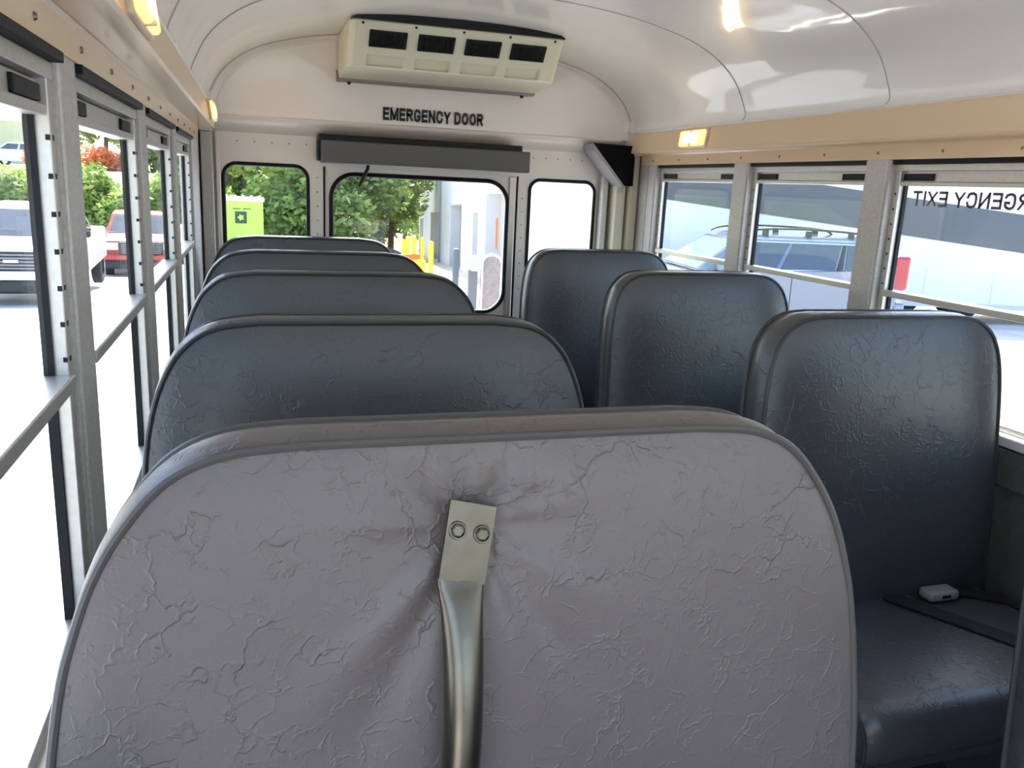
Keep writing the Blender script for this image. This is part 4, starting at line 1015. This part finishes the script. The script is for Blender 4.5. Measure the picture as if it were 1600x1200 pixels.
# trees and bushes
def foliage(name, blobs, n, size, m, parent):
    vs = []; fs = []; rnd = random.Random(len(bpy.data.objects)*13+n)
    tot = sum(b[3]*b[4]*b[5] for b in blobs)
    for (cx, cy, cz, rx, ry, rz) in blobs:
        for _ in range(int(n*rx*ry*rz/tot)):
            while True:
                a = Vector((rnd.gauss(0, 1), rnd.gauss(0, 1), rnd.gauss(0, 1)))
                if a.length > 0.1: break
            a.normalize(); rad = rnd.uniform(0.55, 1.06)
            c_ = Vector((cx+a.x*rx*rad, cy+a.y*ry*rad, cz+a.z*rz*rad))
            t1 = Vector((rnd.gauss(0, 1), rnd.gauss(0, 1), rnd.gauss(0, 0.6))).normalized(); t2 = t1.cross(Vector((rnd.gauss(0, 1), rnd.gauss(0, 1), rnd.gauss(0, 1)))).normalized()
            s = size*rnd.uniform(0.6, 1.3); k_ = len(vs)
            vs += [c_-t1*s, c_+t2*s*0.45, c_+t1*s, c_-t2*s*0.45]; fs.append((k_, k_+1, k_+2, k_+3))
    o = obj(name, [tuple(v) for v in vs], fs, m, parent, fix=False); o['kind'] = 'stuff'; return o
def tree(name, label, cat, x, y, h, rad, m, n, size, group, trunk=True, z=None):
    g = gz(x, y) if z is None else z
    r = tag(empty(name, (x, y, g)), label, cat, group); rnd = random.Random(int(x*37+y*11))
    blobs = []
    for k_ in range(9):
        a = rnd.uniform(0, 2*PI); q = rnd.uniform(0, 0.6)*rad; zz = h*rnd.uniform(0.28 if trunk else 0.2, 0.85)
        s = rad*rnd.uniform(0.42, 0.62); blobs.append((q*math.cos(a), q*math.sin(a), zz, s, s, s*0.8*(min(1, h/(2*rad))+0.25)))
    foliage('foliage', blobs, n, size, m, r)
    P_ = [(0, 0, 0), (0.1*rad*rnd.uniform(-1, 1), 0.1*rad, h*0.3), (0.1*rad*rnd.uniform(-1, 1), 0, h*0.7)]
    tube('trunk', spline(P_, 4), [0.022*h*(1-0.07*i) for i in range(9)], 'bark', r, 8)
    for k_ in range(4):
        a = rnd.uniform(0, 2*PI); tube('branch', [P_[1], (P_[1][0]+0.3*rad*math.cos(a), P_[1][1]+0.3*rad*math.sin(a), h*0.5), (0.6*rad*math.cos(a), 0.6*rad*math.sin(a), h*0.68)], [0.012*h, 0.008*h, 0.004*h], 'bark', r, 6)
    return r
tl = ['leafy green tree left of the rear row of trees, above the green container', 'leafy tree between the two left rear window panes', 'tall leafy tree showing through the left half of the door window', 'darker leafy tree showing through the middle of the door window', 'dark leafy tree close to the warehouse corner', 'leafy tree behind the row, far left of the rear window', 'leafy tree behind the row, centre', 'leafy tree behind the row, right', 'leafy tree half hidden by the far warehouse corner', 'leafy tree rising behind the far end of the warehouse']
spots = [(335, 40, 'leaf_light'), (430, 38, 'leaf_light'), (515, 37, 'leaf_mid'), (565, 39, 'leaf_mid'), (610, 44, 'leaf_mid'), (380, 47, 'leaf_mid'), (480, 48, 'leaf_dark'), (590, 52, 'leaf_dark'), (632, 60, 'leaf_mid'), (660, 66, 'leaf_mid')]
for i, (u, D, m) in enumerate(spots):
    p = at_depth(u, 400, D); tree('leafy_tree', tl[i], 'tree', p.x, p.y, 7.5+0.6*(i % 3), 2.6, m, 6500, 0.20, 'trees behind the rear windows', trunk=False)
# mulch strip under them
a, b = at_depth(300, 430, 34), at_depth(650, 430, 36)
prism('mulch_bed', [(a.x-3, a.y-0.5), (b.x+0.2, b.y-0.5), (b.x+0.2, b.y+14), (a.x-3, a.y+14)], gz(0, a.y-0.5)-0.9, gz(0, a.y-0.5)+0.12, 'mulch', None, 'z'); bpy.data.objects['mulch_bed']['kind'] = 'structure'
# left bank with hedge, flowers, far car and tan building
bx0, bx1, by0 = -34.0, -5.0, 41.0
gb = gz(0, by0)
prof = [(by0, gb-0.3), (by0+1.2, gb+0.5), (by0+6, gb+2.6), (by0+9, gb+3.6), (by0+30, gb+3.8), (by0+30, gb-2.0)]
S(prism('bank', prof, bx0, bx1, 'soil_grass', None, 'x'))['label'] = 'grassy bank behind the parked cars on the left'
nth = ['first', 'second', 'third', 'fourth', 'fifth', 'sixth', 'seventh', 'eighth']
for i, x in enumerate((-14.6, -12.9, -11.2, -9.6, -8.1, -6.8, -5.5, -4.2)):
    tree('bush', 'rounded green bush at the foot of the bank, %s from the left' % nth[i], 'bush', x, by0+0.6+0.3*(i % 2), 3.3+0.3*(i % 3), 1.55, 'leaf_mid' if i in (2, 5) else 'leaf_light', 3200, 0.15, 'bushes on the bank', trunk=False, z=gb+0.1)
for i, (u, v, D) in enumerate(((60, 262, 46), (160, 275, 46.5), (190, 272, 47))):
    p = at_depth(u, v, D); zb = gb+2.2
    tree('flowering_bush', ['orange-red flowering bush high on the bank, left of the others', 'orange-red flowering bush on the bank, middle one', 'orange-red flowering bush on the bank, rightmost'][i], 'bush', p.x, p.y, 2.6, 1.5, 'leaf_orange', 2200, 0.13, 'flowering bushes on the bank', trunk=False, z=zb)
for i, (u, D, m, h_) in enumerate(((-10, 62, 'leaf_dark', 9), (45, 64, 'leaf_dark', 9), (165, 55, 'leaf_mid', 8), (205, 58, 'leaf_light', 8), (245, 52, 'leaf_mid', 8), (285, 50, 'leaf_mid', 8))):
    p = at_depth(u, 300, D)
    on = p.x < bx1 and p.y < by0+30
    tree('bank_tree', ['dark tree above the tan wall, far left', 'dark tree above the tan wall, next to the white column', 'slender tree behind the flowering bushes', 'pale green tree behind the flowering bushes', 'green tree right of the bank', 'green tree near the rear left corner pillar'][i], 'tree', p.x, p.y, h_, 2.8, m, 5000, 0.22, 'trees on the left', z=gb+3.7 if on else gz(p.x, p.y))
p = at_depth(28, 222, 52); sedan('small white hatchback on top of the bank, far left', p.x, gb and p.y, PI*0.9, 'car_white', False, z=gb+3.62)
a = at_depth(-60, 200, 66); b = at_depth(66, 200, 60)
tb = tag(empty('tan_building', (b.x, b.y, gb+3.5)), 'low tan building wall with white column on the bank, far left', 'building')
box('wall', a.x-b.x, 0, 0, 5, 0, 3.2, 'building_tan', tb); box('roof', a.x-b.x-0.2, 0.2, -0.2, 5.2, 3.2, 3.45, 'building_white', tb)
box('column', -0.5, 0.1, -0.4, 0.0, 0, 3.2, 'building_white', tb)
